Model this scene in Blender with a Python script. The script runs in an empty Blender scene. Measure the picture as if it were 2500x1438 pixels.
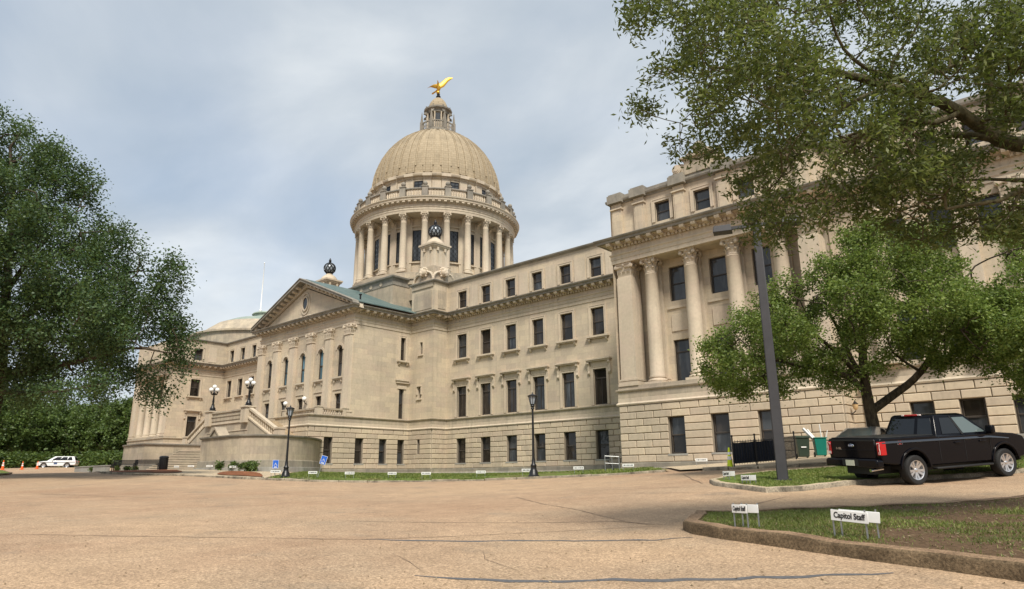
import bpy, bmesh, math, random
import numpy as np
from mathutils import Vector, Matrix
sc = bpy.context.scene
COL = sc.collection
rnd = random.Random(7)
# ---------------------------------------------------------------- camera
F_PX, YAW, PIT, ROL = 1678.009, math.radians(41.69), math.radians(14.80), math.radians(-0.552)
CAM = np.array([51.68, -50.03, -1.33])
_f = np.array([-math.sin(YAW)*math.cos(PIT), math.cos(YAW)*math.cos(PIT), math.sin(PIT)])
_r0 = np.array([math.cos(YAW), math.sin(YAW), 0.0]); _u0 = np.cross(_r0, _f)
_r = _r0*math.cos(ROL)+_u0*math.sin(ROL); _u = -_r0*math.sin(ROL)+_u0*math.cos(ROL)
cd = bpy.data.cameras.new('camera'); cam = bpy.data.objects.new('camera', cd); COL.objects.link(cam)
cd.sensor_width = 36; cd.lens = F_PX/2500*36; cd.clip_end = 3000; cd.clip_start = 0.1
cam.matrix_world = Matrix(((_r[0], _u[0], -_f[0], CAM[0]), (_r[1], _u[1], -_f[1], CAM[1]), (_r[2], _u[2], -_f[2], CAM[2]), (0, 0, 0, 1)))
sc.camera = cam
# ---------------------------------------------------------------- light
SUN_AZ, SUN_EL = math.radians(-40), math.radians(52)     # direction towards the sun: x = cos(az), y = sin(az)
world = bpy.data.worlds.new('World'); sc.world = world; world.use_nodes = True
def build_world():
    nt = world.node_tree; N = nt.nodes; L = nt.links; N.clear()
    out = N.new('ShaderNodeOutputWorld'); bg = N.new('ShaderNodeBackground'); L.new(bg.outputs[0], out.inputs[0])
    bg.inputs['Strength'].default_value = 0.1
    sky = N.new('ShaderNodeTexSky'); sky.sky_type = 'NISHITA'; sky.sun_disc = False
    sky.sun_elevation = SUN_EL; sky.sun_rotation = math.pi/2 - SUN_AZ
    tc = N.new('ShaderNodeTexCoord'); sep = N.new('ShaderNodeSeparateXYZ'); L.new(tc.outputs['Generated'], sep.inputs[0])
    # project the view direction on a cloud layer so that clouds get longer towards the horizon
    ad = N.new('ShaderNodeMath'); ad.operation = 'ADD'; ad.inputs[1].default_value = 0.22; L.new(sep.outputs[2], ad.inputs[0])
    mx = N.new('ShaderNodeMath'); mx.operation = 'MAXIMUM'; mx.inputs[1].default_value = 0.05; L.new(ad.outputs[0], mx.inputs[0])
    dv = N.new('ShaderNodeVectorMath'); dv.operation = 'DIVIDE'; cb = N.new('ShaderNodeCombineXYZ')
    for i in range(3): L.new(mx.outputs[0], cb.inputs[i])
    L.new(tc.outputs['Generated'], dv.inputs[0]); L.new(cb.outputs[0], dv.inputs[1])
    mp = N.new('ShaderNodeMapping'); mp.inputs['Rotation'].default_value = (0, 0, 0.5); mp.inputs['Scale'].default_value = (1.0, 1.35, 0.3)
    mp.inputs['Location'].default_value = (3.2, 1.7, 0)
    L.new(dv.outputs[0], mp.inputs[0])
    n1 = N.new('ShaderNodeTexNoise'); n1.inputs['Scale'].default_value = 1.7; n1.inputs['Detail'].default_value = 6; n1.inputs['Roughness'].default_value = 0.5; n1.inputs['Distortion'].default_value = 0.25
    L.new(mp.outputs[0], n1.inputs['Vector'])
    cr = N.new('ShaderNodeValToRGB'); e = cr.color_ramp.elements
    e[0].position = 0.30; e[0].color = (2.3, 2.7, 3.1, 1); e[1].position = 0.72; e[1].color = (4.3, 4.5, 4.6, 1)
    m_ = e.new(0.5); m_.color = (3.05, 3.36, 3.65, 1)
    L.new(n1.outputs['Fac'], cr.inputs[0])
    n2 = N.new('ShaderNodeTexNoise'); n2.inputs['Scale'].default_value = 0.8; n2.inputs['Detail'].default_value = 4; L.new(mp.outputs[0], n2.inputs['Vector'])
    r2 = N.new('ShaderNodeValToRGB'); r2.color_ramp.elements[0].position = 0.36; r2.color_ramp.elements[0].color = (0.72,)*3+(1,)
    r2.color_ramp.elements[1].position = 0.5; r2.color_ramp.elements[1].color = (0.93,)*3+(1,); L.new(n2.outputs['Fac'], r2.inputs[0])
    mix = N.new('ShaderNodeMix'); mix.data_type = 'RGBA'; L.new(r2.outputs[0], mix.inputs[0]); L.new(sky.outputs[0], mix.inputs[6]); L.new(cr.outputs[0], mix.inputs[7])
    L.new(mix.outputs[2], bg.inputs['Color'])
build_world()
sd = bpy.data.lights.new('sun', 'SUN'); sd.energy = 2.5; sd.angle = math.radians(14); sd.color = (1.0, 0.93, 0.82)
sun = bpy.data.objects.new('sun', sd); COL.objects.link(sun)
sun.rotation_euler = Vector((-math.cos(SUN_AZ)*math.cos(SUN_EL), -math.sin(SUN_AZ)*math.cos(SUN_EL), -math.sin(SUN_EL))).to_track_quat('-Z', 'Y').to_euler()
sc.view_settings.view_transform = 'Standard'; sc.view_settings.look = 'None'; sc.view_settings.gamma = 1
sc.view_settings.use_curve_mapping = False; sc.view_settings.exposure = 1.0
sc.render.engine = 'CYCLES'
# ---------------------------------------------------------------- pixel helpers (a pixel of the photograph gives a direction)
def ray(x, y): return _f + _r*(x-1250)/F_PX + _u*(719-y)/F_PX
def dep(x, y, t): return CAM + ray(x, y)*t
def onz(x, y, z): d = ray(x, y); return CAM + d*(z-CAM[2])/d[2]
def ony(x, y, v): d = ray(x, y); return CAM + d*(v-CAM[1])/d[1]
def onx(x, y, v): d = ray(x, y); return CAM + d*(v-CAM[0])/d[0]
# ---------------------------------------------------------------- object helpers
def link(name, data, parent=None, loc=(0, 0, 0), rot=(0, 0, 0), scale=(1, 1, 1)):
    o = bpy.data.objects.new(name, data); COL.objects.link(o)
    o.location = loc; o.rotation_euler = rot; o.scale = scale
    if parent is not None: o.parent = parent
    return o
def tag(o, label=None, cat=None, group=None, kind=None):
    if label: o['label'] = label
    if cat: o['category'] = cat
    if group: o['group'] = group
    if kind: o['kind'] = kind
    return o
def thing(name, label, cat, loc=(0, 0, 0), rz=0.0, group=None, rot=None):
    return tag(link(name, None, None, loc, rot or (0, 0, rz)), label, cat, group)
def copy_tree(o, parent=None):
    c = o.copy(); COL.objects.link(c); c.parent = parent
    for ch in list(o.children): copy_tree(ch, c)
    return c
class MB:
    def __init__(s): s.v = []; s.f = []; s.m = []
    def add(s, vs, fs, mi=0):
        b = len(s.v); s.v += [tuple(map(float, q)) for q in vs]; s.f += [tuple(i+b for i in f) for f in fs]; s.m += [mi]*len(fs); return s
    def box(s, x0, x1, y0, y1, z0, z1, mi=0):
        return s.add([(x0,y0,z0),(x1,y0,z0),(x1,y1,z0),(x0,y1,z0),(x0,y0,z1),(x1,y0,z1),(x1,y1,z1),(x0,y1,z1)],
                     [(0,3,2,1),(4,5,6,7),(0,1,5,4),(1,2,6,5),(2,3,7,6),(3,0,4,7)], mi)
    def cbox(s, c, d, mi=0): return s.box(c[0]-d[0]/2, c[0]+d[0]/2, c[1]-d[1]/2, c[1]+d[1]/2, c[2]-d[2]/2, c[2]+d[2]/2, mi)
    def frustum(s, c, a0, b0, a1, b1, z0, z1, mi=0):
        x, y = c
        return s.add([(x-a0,y-b0,z0),(x+a0,y-b0,z0),(x+a0,y+b0,z0),(x-a0,y+b0,z0),(x-a1,y-b1,z1),(x+a1,y-b1,z1),(x+a1,y+b1,z1),(x-a1,y+b1,z1)],
                     [(0,3,2,1),(4,5,6,7),(0,1,5,4),(1,2,6,5),(2,3,7,6),(3,0,4,7)], mi)
    def prism(s, pts, o, ax, ay, az, mi=0):      # 2-D outline pts, extruded along az; o origin; ax, ay axes
        o, ax, ay, az = (np.array(q, float) for q in (o, ax, ay, az)); n = len(pts)
        a = [o+ax*p[0]+ay*p[1] for p in pts]; b = [q+az for q in a]
        return s.add(a+b, [tuple(range(n))[::-1], tuple(range(n, 2*n))]+[(i, (i+1) % n, n+(i+1) % n, n+i) for i in range(n)], mi)
    def lathe(s, prof, n=16, c=(0, 0, 0), mi=0, a0=0.0, a1=2*math.pi, cap=True):
        full = abs(a1-a0-2*math.pi) < 1e-6; k = n if full else n+1; vs = []; fs = []
        for (r, z) in prof:
            for i in range(k):
                a = a0+(a1-a0)*i/n; vs.append((c[0]+r*math.cos(a), c[1]+r*math.sin(a), c[2]+z))
        for j in range(len(prof)-1):
            for i in range(n):
                i2 = (i+1) % k if full else i+1
                fs.append((j*k+i, j*k+i2, (j+1)*k+i2, (j+1)*k+i))
        if cap and full:
            fs.append(tuple(range(k))[::-1]); fs.append(tuple(range((len(prof)-1)*k, len(prof)*k)))
        return s.add(vs, fs, mi)
    def tube(s, p, q, r0, r1=None, n=8, mi=0, cap=True):
        p, q = np.array(p, float), np.array(q, float); r1 = r0 if r1 is None else r1
        d = q-p; l = np.linalg.norm(d)
        if l < 1e-6: return s
        d /= l; a = np.array((0, 0, 1.0)) if abs(d[2]) < .9 else np.array((1.0, 0, 0)); x = np.cross(a, d); x /= np.linalg.norm(x); y = np.cross(d, x)
        cs = [(math.cos(2*math.pi*i/n), math.sin(2*math.pi*i/n)) for i in range(n)]
        vs = [p+(x*c+y*e)*r0 for c, e in cs]+[q+(x*c+y*e)*r1 for c, e in cs]
        fs = [(i, (i+1) % n, n+(i+1) % n, n+i) for i in range(n)]
        if cap: fs += [tuple(range(n))[::-1], tuple(range(n, 2*n))]
        return s.add(vs, fs, mi)
    def path(s, pts, r, n=6, mi=0):
        for a, b in zip(pts[:-1], pts[1:]): s.tube(a, b, r, r, n, mi)
        return s
    def sphere(s, c, r, n=10, m=7, mi=0, sz=1.0):
        return s.lathe([(max(1e-3, r*math.sin(math.pi*j/m)), -r*sz*math.cos(math.pi*j/m)) for j in range(m+1)], n, c, mi, cap=False)
    def sweep(s, prof, path, closed=False, mi=0, z=0.0):
        # prof: (out, z) outline; path: plan points, outward is to the right of travel
        P = [np.array(q[:2], float) for q in path]; n = len(P); vs = []; fs = []; m = len(prof)
        for i in range(n):
            def nrm(a, b):
                d = b-a; d = d/np.linalg.norm(d); return np.array((d[1], -d[0]))
            if closed or 0 < i < n-1:
                n0, n1 = nrm(P[i-1], P[i]), nrm(P[i], P[(i+1) % n]); k = (n0+n1)/max(0.2, 1+n0@n1)
            else: k = nrm(P[0], P[1]) if i == 0 else nrm(P[-2], P[-1])
            for (o, h) in prof: vs.append((P[i][0]+k[0]*o, P[i][1]+k[1]*o, h+z))
        for i in range(n if closed else n-1):
            j = (i+1) % n
            for a in range(m-1): fs.append((i*m+a, j*m+a, j*m+a+1, i*m+a+1))
        if not closed: fs.append(tuple(range(m))); fs.append(tuple(range((n-1)*m, n*m))[::-1])
        return s.add(vs, fs, mi)
    def mesh(s, name, mats, smooth=None):
        me = bpy.data.meshes.new(name); me.from_pydata(s.v, [], s.f)
        mats = mats if isinstance(mats, (list, tuple)) else [mats]
        for q in mats: me.materials.append(q)
        if len(mats) > 1: me.polygons.foreach_set('material_index', s.m)
        bm = bmesh.new(); bm.from_mesh(me); bmesh.ops.recalc_face_normals(bm, faces=bm.faces); bm.to_mesh(me); bm.free()
        if smooth is not None:
            me.polygons.foreach_set('use_smooth', [True]*len(me.polygons)); me.set_sharp_from_angle(angle=math.radians(smooth))
        me.update(); return me
    def build(s, name, mats, parent=None, loc=(0, 0, 0), rot=(0, 0, 0), smooth=None, bevel=None):
        o = link(name, s.mesh(name, mats, smooth), parent, loc, rot)
        if bevel:
            b = o.modifiers.new('bevel', 'BEVEL'); b.width = bevel; b.segments = 2; b.limit_method = 'ANGLE'; b.angle_limit = math.radians(35)
            o.data.polygons.foreach_set('use_smooth', [True]*len(o.data.polygons)); o.data.set_sharp_from_angle(angle=math.radians(40))
        return o
def text_mesh(txt, size, mat, bold=0.0, width=None):
    cu = bpy.data.curves.new('lettering', 'FONT'); cu.body = txt; cu.size = size; cu.align_x = 'CENTER'; cu.align_y = 'CENTER'; cu.extrude = 0.001; cu.offset = bold
    o = bpy.data.objects.new('lettering', cu); COL.objects.link(o); bpy.context.view_layer.update()
    me = bpy.data.meshes.new_from_object(o.evaluated_get(bpy.context.evaluated_depsgraph_get())); bpy.data.objects.remove(o)
    me.materials.clear(); me.materials.append(mat)
    if width:
        co = np.empty(len(me.vertices)*3); me.vertices.foreach_get('co', co); co = co.reshape(-1, 3)
        co[:, 0] *= width/(co[:, 0].max()-co[:, 0].min()); me.vertices.foreach_set('co', co.ravel()); me.update()
    return me
# ---------------------------------------------------------------- materials
class NT:
    def __init__(s, name):
        s.mat = bpy.data.materials.new(name); s.mat.use_nodes = True; s.t = s.mat.node_tree; s.N = s.t.nodes
        s.b = s.N['Principled BSDF']
    def n(s, t, **k):
        q = s.N.new('ShaderNode'+t)
        for a, v in k.items():
            if a in q.inputs: q.inputs[a].default_value = v
            else: setattr(q, a, v)
        return q
    def l(s, a, b): s.t.links.new(a, b); return s
    def math(s, op, a, b=None):
        q = s.n('Math', operation=op)
        for i, v in enumerate((a, b)):
            if v is None: continue
            if isinstance(v, (int, float)): q.inputs[i].default_value = v
            else: s.l(v, q.inputs[i])
        return q.outputs[0]
    def noise(s, scale, detail=4, rough=.55, vec=None, dist=0.0):
        q = s.n('TexNoise', Scale=scale, Detail=detail, Roughness=rough, Distortion=dist)
        if vec is not None: s.l(vec, q.inputs['Vector'])
        return q.outputs['Fac']
    def ramp(s, fac, *stops):
        q = s.n('ValToRGB'); e = q.color_ramp.elements
        for i, (p, c) in enumerate(stops):
            if i < 2: el = e[i]; el.position = p
            else: el = e.new(p)
            el.color = tuple(c)+(1,) if not isinstance(c, (int, float)) else (c, c, c, 1)
        s.l(fac, q.inputs[0]); return q.outputs[0]
    def mix(s, fac, a, b, mode='MIX'):
        q = s.n('Mix', data_type='RGBA', blend_type=mode)
        for k, v in ((0, fac), (6, a), (7, b)):
            if isinstance(v, (int, float)): q.inputs[k].default_value = v
            elif isinstance(v, tuple): q.inputs[k].default_value = v+(1,)
            else: s.l(v, q.inputs[k])
        return q.outputs[2]
    def pos(s): return s.n('NewGeometry').outputs['Position']
    def scaled(s, vec, sc_): q = s.n('Mapping'); q.inputs['Scale'].default_value = sc_; s.l(vec, q.inputs[0]); return q.outputs[0]
    def bump(s, h, strength=.3, dist=.02):
        q = s.n('Bump', Strength=strength, Distance=dist); s.l(h, q.inputs['Height']); s.l(q.outputs[0], s.b.inputs['Normal']); return q
    def done(s, col=None, rough=.8, metal=0, spec=.3, **k):
        if col is not None:
            if isinstance(col, tuple): s.b.inputs['Base Color'].default_value = col+(1,)
            else: s.l(col, s.b.inputs['Base Color'])
        s.b.inputs['Roughness'].default_value = rough; s.b.inputs['Metallic'].default_value = metal; s.b.inputs['Specular IOR Level'].default_value = spec
        for a, v in k.items(): s.b.inputs[a.replace('_', ' ')].default_value = v
        return s.mat
def simple(name, col, rough=.6, metal=0, spec=.4, var=.12, scale=6, **k):
    m = NT(name); f = m.noise(scale, 5, .6, m.n('TexCoord').outputs['Object'])
    c = m.mix(f, tuple(q*(1-var*2) for q in col), tuple(min(1, q*(1+var*2)) for q in col)); return m.done(c, rough, metal, spec, **k)
ST = (0.52, 0.445, 0.34)         # the building's limestone
def stone(name, base=ST, joints=None, blotch=1.0, grime=0.0, stain_grey=0.0, island=False, bump=.25):
    m = NT(name); p = m.pos(); sep = m.n('SeparateXYZ'); m.l(p, sep.inputs[0])
    big = m.noise(.22, 5, .6, p); fine = m.noise(5, 6, .65, p)
    c = m.ramp(big, (.3, tuple(q*.84 for q in base)), (.7, tuple(min(1, q*1.12) for q in base)))
    pk = m.noise(.45, 3, .5, m.scaled(p, (1, 1, 2.2)))
    c = m.mix(m.math('MULTIPLY', m.ramp(pk, (.45, 0.0), (.7, 1.0)), .38), c, (base[0]*1.02, base[1]*.93, base[2]*.98))   # rosier stones
    h = fine
    if joints:
        cb = m.n('CombineXYZ'); m.l(m.math('ADD', sep.outputs[0], sep.outputs[1]), cb.inputs[0]); m.l(sep.outputs[2], cb.inputs[1])
        br = m.n('TexBrick', Scale=1.0); br.inputs['Mortar Size'].default_value = .006; br.inputs['Brick Width'].default_value = joints[0]; br.inputs['Row Height'].default_value = joints[1]
        br.inputs['Color1'].default_value = (.84, .84, .85, 1); br.inputs['Color2'].default_value = (1.06, 1.05, 1.0, 1); br.inputs['Mortar'].default_value = (.66, .64, .6, 1); br.inputs['Bias'].default_value = .1
        br.inputs['Mortar Smooth'].default_value = .3
        m.l(cb.outputs[0], br.inputs['Vector']); c = m.mix(.85, c, br.outputs['Color'], 'MULTIPLY')
        h = m.math('SUBTRACT', m.math('MULTIPLY', fine, .35), br.outputs['Fac'])
    if island:
        r = m.math('FRACT', m.math('ADD', m.n('ObjectInfo').outputs['Random'], m.n('NewGeometry').outputs['Random Per Island']))
        c = m.mix(1.0, c, m.ramp(r, (0, (.86, .85, .84)), (.5, (1.0, .98, .96)), (1, (1.1, 1.08, 1.03))), 'MULTIPLY')
    streak = m.noise(1.3, 4, .6, m.scaled(p, (1.6, 1.6, .12)))
    g = m.ramp(streak, (.5, 0.0), (.78, 1.0)); c = m.mix(m.math('MULTIPLY', g, .28+grime*.3), c, (.17, .155, .125))
    if stain_grey:
        q = m.ramp(m.noise(.9, 6, .7, m.scaled(p, (1, 1, .5))), (.38, 0.0), (.62, 1.0)); c = m.mix(m.math('MULTIPLY', q, stain_grey), c, (.135, .13, .115))
    c = m.mix(.22, c, m.ramp(fine, (.3, .55), (.7, 1.25)), 'MULTIPLY')
    m.bump(h, bump, .02); return m.done(c, .85, 0, .25)
M = {}
M['ashlar'] = stone('ashlar_stone', joints=(1.25, .52))
M['ashlar_old'] = stone('weathered_ashlar', tuple(q*.9 for q in ST), joints=(1.5, .62), grime=.5, stain_grey=.34)
M['trim'] = stone('trim_stone', tuple(q*1.03 for q in ST), grime=.25)
M['cornice'] = stone('weathered_cornice', (.30, .275, .23), grime=.5, stain_grey=.6)
M['rust'] = stone('rusticated_stone', tuple(q*1.0 for q in ST), island=True, bump=.35)
M['joint'] = stone('shaded_joint_stone', tuple(q*.55 for q in ST))  # backing darkened so the shade between blocks is in its colour
M['base'] = stone('grey_base_stone', (.34, .31, .25), joints=(1.9, .6), grime=.4, stain_grey=.55)
M['granite'] = stone('plinth_granite', (.36, .355, .33), joints=(2.4, .8), stain_grey=.3)
M['column'] = stone('column_stone', tuple(q*1.05 for q in ST), grime=.1)
def dome_mat():
    m = NT('dome_tiles'); p = m.n('TexCoord').outputs['Object']; sep = m.n('SeparateXYZ'); m.l(p, sep.inputs[0])
    base = (.36, .298, .208)
    ang = m.math('MULTIPLY', m.math('ARCTAN2', sep.outputs[1], sep.outputs[0]), 9.0)
    cb = m.n('CombineXYZ'); m.l(ang, cb.inputs[0]); m.l(sep.outputs[2], cb.inputs[1])
    br = m.n('TexBrick', Scale=1.0); br.inputs['Mortar Size'].default_value = .02; br.inputs['Brick Width'].default_value = .7; br.inputs['Row Height'].default_value = .36
    br.inputs['Color1'].default_value = (.9, .89, .87, 1); br.inputs['Color2'].default_value = (1.06, 1.05, 1.03, 1); br.inputs['Mortar'].default_value = (.68, .64, .6, 1)
    m.l(cb.outputs[0], br.inputs['Vector'])
    c = m.ramp(m.noise(.5, 5, .6, p), (.3, tuple(q*.85 for q in base)), (.7, tuple(q*1.1 for q in base)))
    c = m.mix(.9, c, br.outputs['Color'], 'MULTIPLY'); m.bump(m.math('SUBTRACT', 1.0, br.outputs['Fac']), .4, .03); return m.done(c, .8, 0, .25)
M['dome'] = dome_mat()
def roof_mat(name, a, b):
    m = NT(name); p = m.pos(); c = m.ramp(m.noise(.7, 6, .7, p), (.35, a), (.65, b)); w = m.n('TexWave', Scale=1.6, wave_type='BANDS', bands_direction='Y'); m.l(p, w.inputs[0])
    m.bump(m.ramp(w.outputs['Fac'], (.9, 0.0), (.98, 1.0)), .5, .04); return m.done(c, .55, .1, .4)
M['roof'] = roof_mat('teal_metal_roof', (.075, .125, .125), (.13, .18, .17))
M['copper'] = roof_mat('copper_roof', (.20, .27, .23), (.36, .40, .33))
M['frame'] = simple('dark_window_frame', (.035, .028, .023), .5)
M['rail'] = simple('sash_rail', (.13, .11, .09), .5)
def glass(name, col, rough=.06, wav=.25, blind=0.0):
    m = NT(name); p = m.pos(); m.bump(m.noise(1.1, 3, .5, p), wav, .05)
    r = m.n('ObjectInfo').outputs['Random']
    c = m.mix(m.math('MULTIPLY', r, 1.0), tuple(q*.5 for q in col), tuple(q*1.7 for q in col))
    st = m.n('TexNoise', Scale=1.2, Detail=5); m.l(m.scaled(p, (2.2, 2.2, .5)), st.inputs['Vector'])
    c = m.mix(m.math('MULTIPLY', m.ramp(st.outputs['Fac'], (.5, 0.0), (.68, 1.0)), .55), c, tuple(q*3.2 for q in col))  # pale streaks painted into the glass colour as reflections
    return m.done(c, rough, 0, .5)
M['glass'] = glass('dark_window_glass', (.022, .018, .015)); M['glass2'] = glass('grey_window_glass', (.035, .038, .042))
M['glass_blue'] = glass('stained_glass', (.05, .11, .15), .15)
M['black'] = simple('black_iron', (.012, .012, .013), .38, .2, .5)
M['iron'] = simple('dark_iron_finial', (.022, .022, .024), .4, .5)
M['globe_in'] = simple('frosted_globe_glass', (.30, .34, .38), .25)
M['globe'] = simple('white_globe', (.82, .82, .8), .3, 0, .5, .02)
M['gold'] = NT('gilding').done((.62, .37, .06), .42, .8, .5)
M['white'] = simple('white_paint', (.74, .74, .72), .5, var=.05)
M['ink'] = simple('black_ink', (.012, .012, .012), .6)
M['galv'] = simple('galvanised_steel', (.33, .34, .34), .45, .7)
M['blue'] = simple('blue_sign_paint', (.02, .12, .55), .4, var=.04)
def road_mat():
    m = NT('road_aggregate'); p = m.pos(); n1 = m.noise(.12, 5, .6, p); n2 = m.noise(1.4, 5, .65, p); n3 = m.noise(30, 5, .8, p); n4 = m.noise(9, 5, .7, p)
    c = m.ramp(n1, (.3, (.315, .205, .13)), (.52, (.375, .263, .17)), (.75, (.415, .292, .182)))
    c = m.mix(m.math('MULTIPLY', m.ramp(m.noise(.35, 6, .65, p), (.48, 0.0), (.72, 1.0)), .5), c, (.27, .21, .145))
    c = m.mix(m.math('MULTIPLY', m.ramp(m.noise(.5, 5, .7, m.scaled(p, (1, 1, 1))), (.56, 0.0), (.74, 1.0)), .55), c, (.16, .145, .115)); c = m.mix(.5, c, m.ramp(n2, (.3, .68), (.7, 1.24)), 'MULTIPLY')
    c = m.mix(.9, c, m.ramp(n3, (.32, .3), (.5, 1.0), (.66, 1.8)), 'MULTIPLY'); c = m.mix(.4, c, m.ramp(n4, (.3, .6), (.7, 1.35)), 'MULTIPLY')
    m.bump(n3, .5, .012); return m.done(c, .9, 0, .2)
M['road'] = road_mat()
M['tar'] = simple('crack_tar', (.10, .10, .105), .6, var=.4, scale=25)
M['crack'] = simple('pavement_crack', (.17, .12, .082), .9, var=.4, scale=20)
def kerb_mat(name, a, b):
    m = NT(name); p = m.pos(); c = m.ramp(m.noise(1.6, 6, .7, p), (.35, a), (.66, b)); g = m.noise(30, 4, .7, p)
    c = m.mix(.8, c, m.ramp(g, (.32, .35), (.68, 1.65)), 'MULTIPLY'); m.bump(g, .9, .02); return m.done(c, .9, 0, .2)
M['kerb'] = kerb_mat('dark_brown_kerb', (.075, .052, .03), (.19, .135, .08)); M['kerb_top'] = kerb_mat('light_brown_kerb_top', (.17, .11, .068), (.33, .225, .14))  # dark brown kerb face with a lighter brown top
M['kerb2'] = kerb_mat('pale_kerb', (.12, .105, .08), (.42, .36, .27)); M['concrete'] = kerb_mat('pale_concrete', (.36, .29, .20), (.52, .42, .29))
def grass_ground(name, a, b, soil, lim):
    m = NT(name); p = m.pos(); c = m.ramp(m.noise(9, 6, .7, p), (.3, a), (.7, b))
    f = m.ramp(m.noise(.55, 5, .65, p), (lim-.06, 0.0), (lim+.08, 1.0)); s = m.ramp(m.noise(14, 6, .75, p), (.35, tuple(q*.55 for q in soil)), (.7, tuple(q*1.5 for q in soil)))
    m.bump(m.noise(25, 5, .7, p), .7, .03); return m.done(m.mix(f, c, s), .95, 0, .1)
M['lawn'] = grass_ground('lawn_ground', (.06, .10, .018), (.16, .21, .05), (.15, .105, .06), .55)
M['soil'] = grass_ground('bare_soil', (.07, .08, .025), (.12, .12, .05), (.12, .078, .048), .36)
M['mulch'] = kerb_mat('red_mulch', (.12, .045, .02), (.28, .11, .05))
M['far'] = grass_ground('far_ground', (.05, .075, .02), (.09, .11, .035), (.12, .1, .06), .62)
def leaf_mat(name, a, b, c3, trans=.35):
    m = NT(name); r = m.n('NewGeometry').outputs['Random Per Island']; p = m.pos()
    c = m.ramp(r, (0, a), (.55, b), (1, c3)); k = m.ramp(m.noise(.55, 4, .6, p), (.3, .66), (.7, 1.3)); c = m.mix(1.0, c, k, 'MULTIPLY')
    m.b.inputs['Roughness'].default_value = .5; m.b.inputs['Specular IOR Level'].default_value = .35; m.l(c, m.b.inputs['Base Color'])
    t = m.n('BsdfTranslucent'); m.l(m.mix(.6, c, (.16, .22, .03)), t.inputs['Color']); x = m.n('MixShader'); x.inputs[0].default_value = trans
    m.l(m.b.outputs[0], x.inputs[1]); m.l(t.outputs[0], x.inputs[2]); m.l(x.outputs[0], m.N['Material Output'].inputs['Surface']); return m.mat
M['leaf_dark'] = leaf_mat('dark_oak_leaves', (.032, .066, .026), (.062, .115, .044), (.12, .18, .07), .32)
M['leaf_near'] = leaf_mat('olive_oak_leaves', (.052, .074, .02), (.115, .145, .042), (.22, .245, .085), .45)
M['leaf_bright'] = leaf_mat('bright_oak_leaves', (.09, .15, .03), (.18, .255, .055), (.30, .37, .11), .48)
M['leaf_far'] = leaf_mat('far_leaves', (.045, .08, .022), (.09, .145, .036), (.15, .21, .06), .35)
M['blade'] = leaf_mat('grass_blades', (.07, .11, .018), (.15, .20, .04), (.30, .31, .10), .3)
M['dry'] = leaf_mat('dry_leaves', (.14, .09, .045), (.24, .17, .09), (.42, .34, .22), .1)
def bark(name, a, b):
    m = NT(name); p = m.pos(); n = m.noise(3.5, 6, .7, m.scaled(p, (3, 3, .8))); c = m.ramp(n, (.35, a), (.65, b)); m.bump(n, .8, .05); return m.done(c, .9, 0, .15)
M['bark'] = bark('oak_bark', (.03, .024, .017), (.11, .088, .062)); M['bark_moss'] = bark('mossy_bark', (.045, .042, .022), (.15, .13, .075))
# ---------------------------------------------------------------- terrain: the ground climbs gently from the camera to the building
def _ctl():
    P = [(51.68, -50.03, -2.93), (62, -66, -3.3), (35, -75, -3.3), (85, -55, -2.4), (10, -62, -2.9)]
    for x, y, t in [(0,1438,7.5), (600,1438,7.5), (1250,1438,7.5), (1900,1425,7.6), (2490,1428,7.2), (0,1300,13), (600,1300,13), (1250,1300,13), (1675,1306,10.6),
                    (0,1222,24), (600,1225,22), (1250,1222,21.5), (1250,1188,31), (600,1190,32), (0,1161,48), (100,1140,90), (165,1143,105), (320,1152,62), (500,1146,59), (640,1152,55),
                    (698,1167,42), (1100,1174,40), (1303,1160,39), (1500,1159,36), (1735,1188,21), (1912,1177,21.3), (2235,1190,20), (2456,1172,21.2), (2000,1240,14.6), (2480,1224,14.2),
                    (1700,1158,27), (1795,1142,30), (2460,1100,28)]:
        P.append(tuple(dep(x, y, t)))
    P += [(-1.4, -.2, -1.2), (10, -.2, -1.2), (20, -1, -1.15), (24.4, -8, -1.05), (32.3, -8, -.75), (38, -8, -.35), (47, -7, -.05), (56, -8, .3), (-6, -8, -1.2), (-15, -6, -1.0), (-40, 0, -.2), (-55, -6, .2),
          (-15, 40, -.8), (60, 40, .3), (-100, 30, 1.0), (-130, -30, 1.0), (-60, -60, -1.5), (90, -20, 0), (-150, 60, 1.2), (0, 90, -.8), (100, 60, .3), (-190, 0, 1.4), (-30, -95, -2.8), (-120, -90, -1.)]
    return np.array(P)
CTL = _ctl()
def _tps():
    n = len(CTL); X = CTL[:, :2]/50; d = np.linalg.norm(X[:, None]-X[None], axis=-1)
    Kk = d + np.eye(n)*-0.012; A = np.zeros((n+3, n+3)); A[:n, :n] = Kk; Q = np.c_[np.ones(n), X]; A[:n, n:] = Q; A[n:, :n] = Q.T
    return np.linalg.solve(A, np.r_[CTL[:, 2], 0, 0, 0])
TW = _tps()
def gz_arr(x, y):
    x = np.asarray(x, float); y = np.asarray(y, float); s = x.shape; X = np.c_[x.ravel(), y.ravel()]/50; out = np.empty(len(X))
    for i in range(0, len(X), 20000):
        q = X[i:i+20000]; dd = np.sqrt(((q[:, None]-CTL[None, :, :2]/50)**2).sum(-1)+0.0016); out[i:i+20000] = dd@TW[:-3]+TW[-3]+q@TW[-2:]
    r = np.hypot(x.ravel()-0, y.ravel()+10); w = np.clip((r-150)/100, 0, 1)
    return (out*(1-w)+(-1.0)*w).reshape(s)
def gz(x, y): return float(gz_arr(np.array([x]), np.array([y]))[0])
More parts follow.
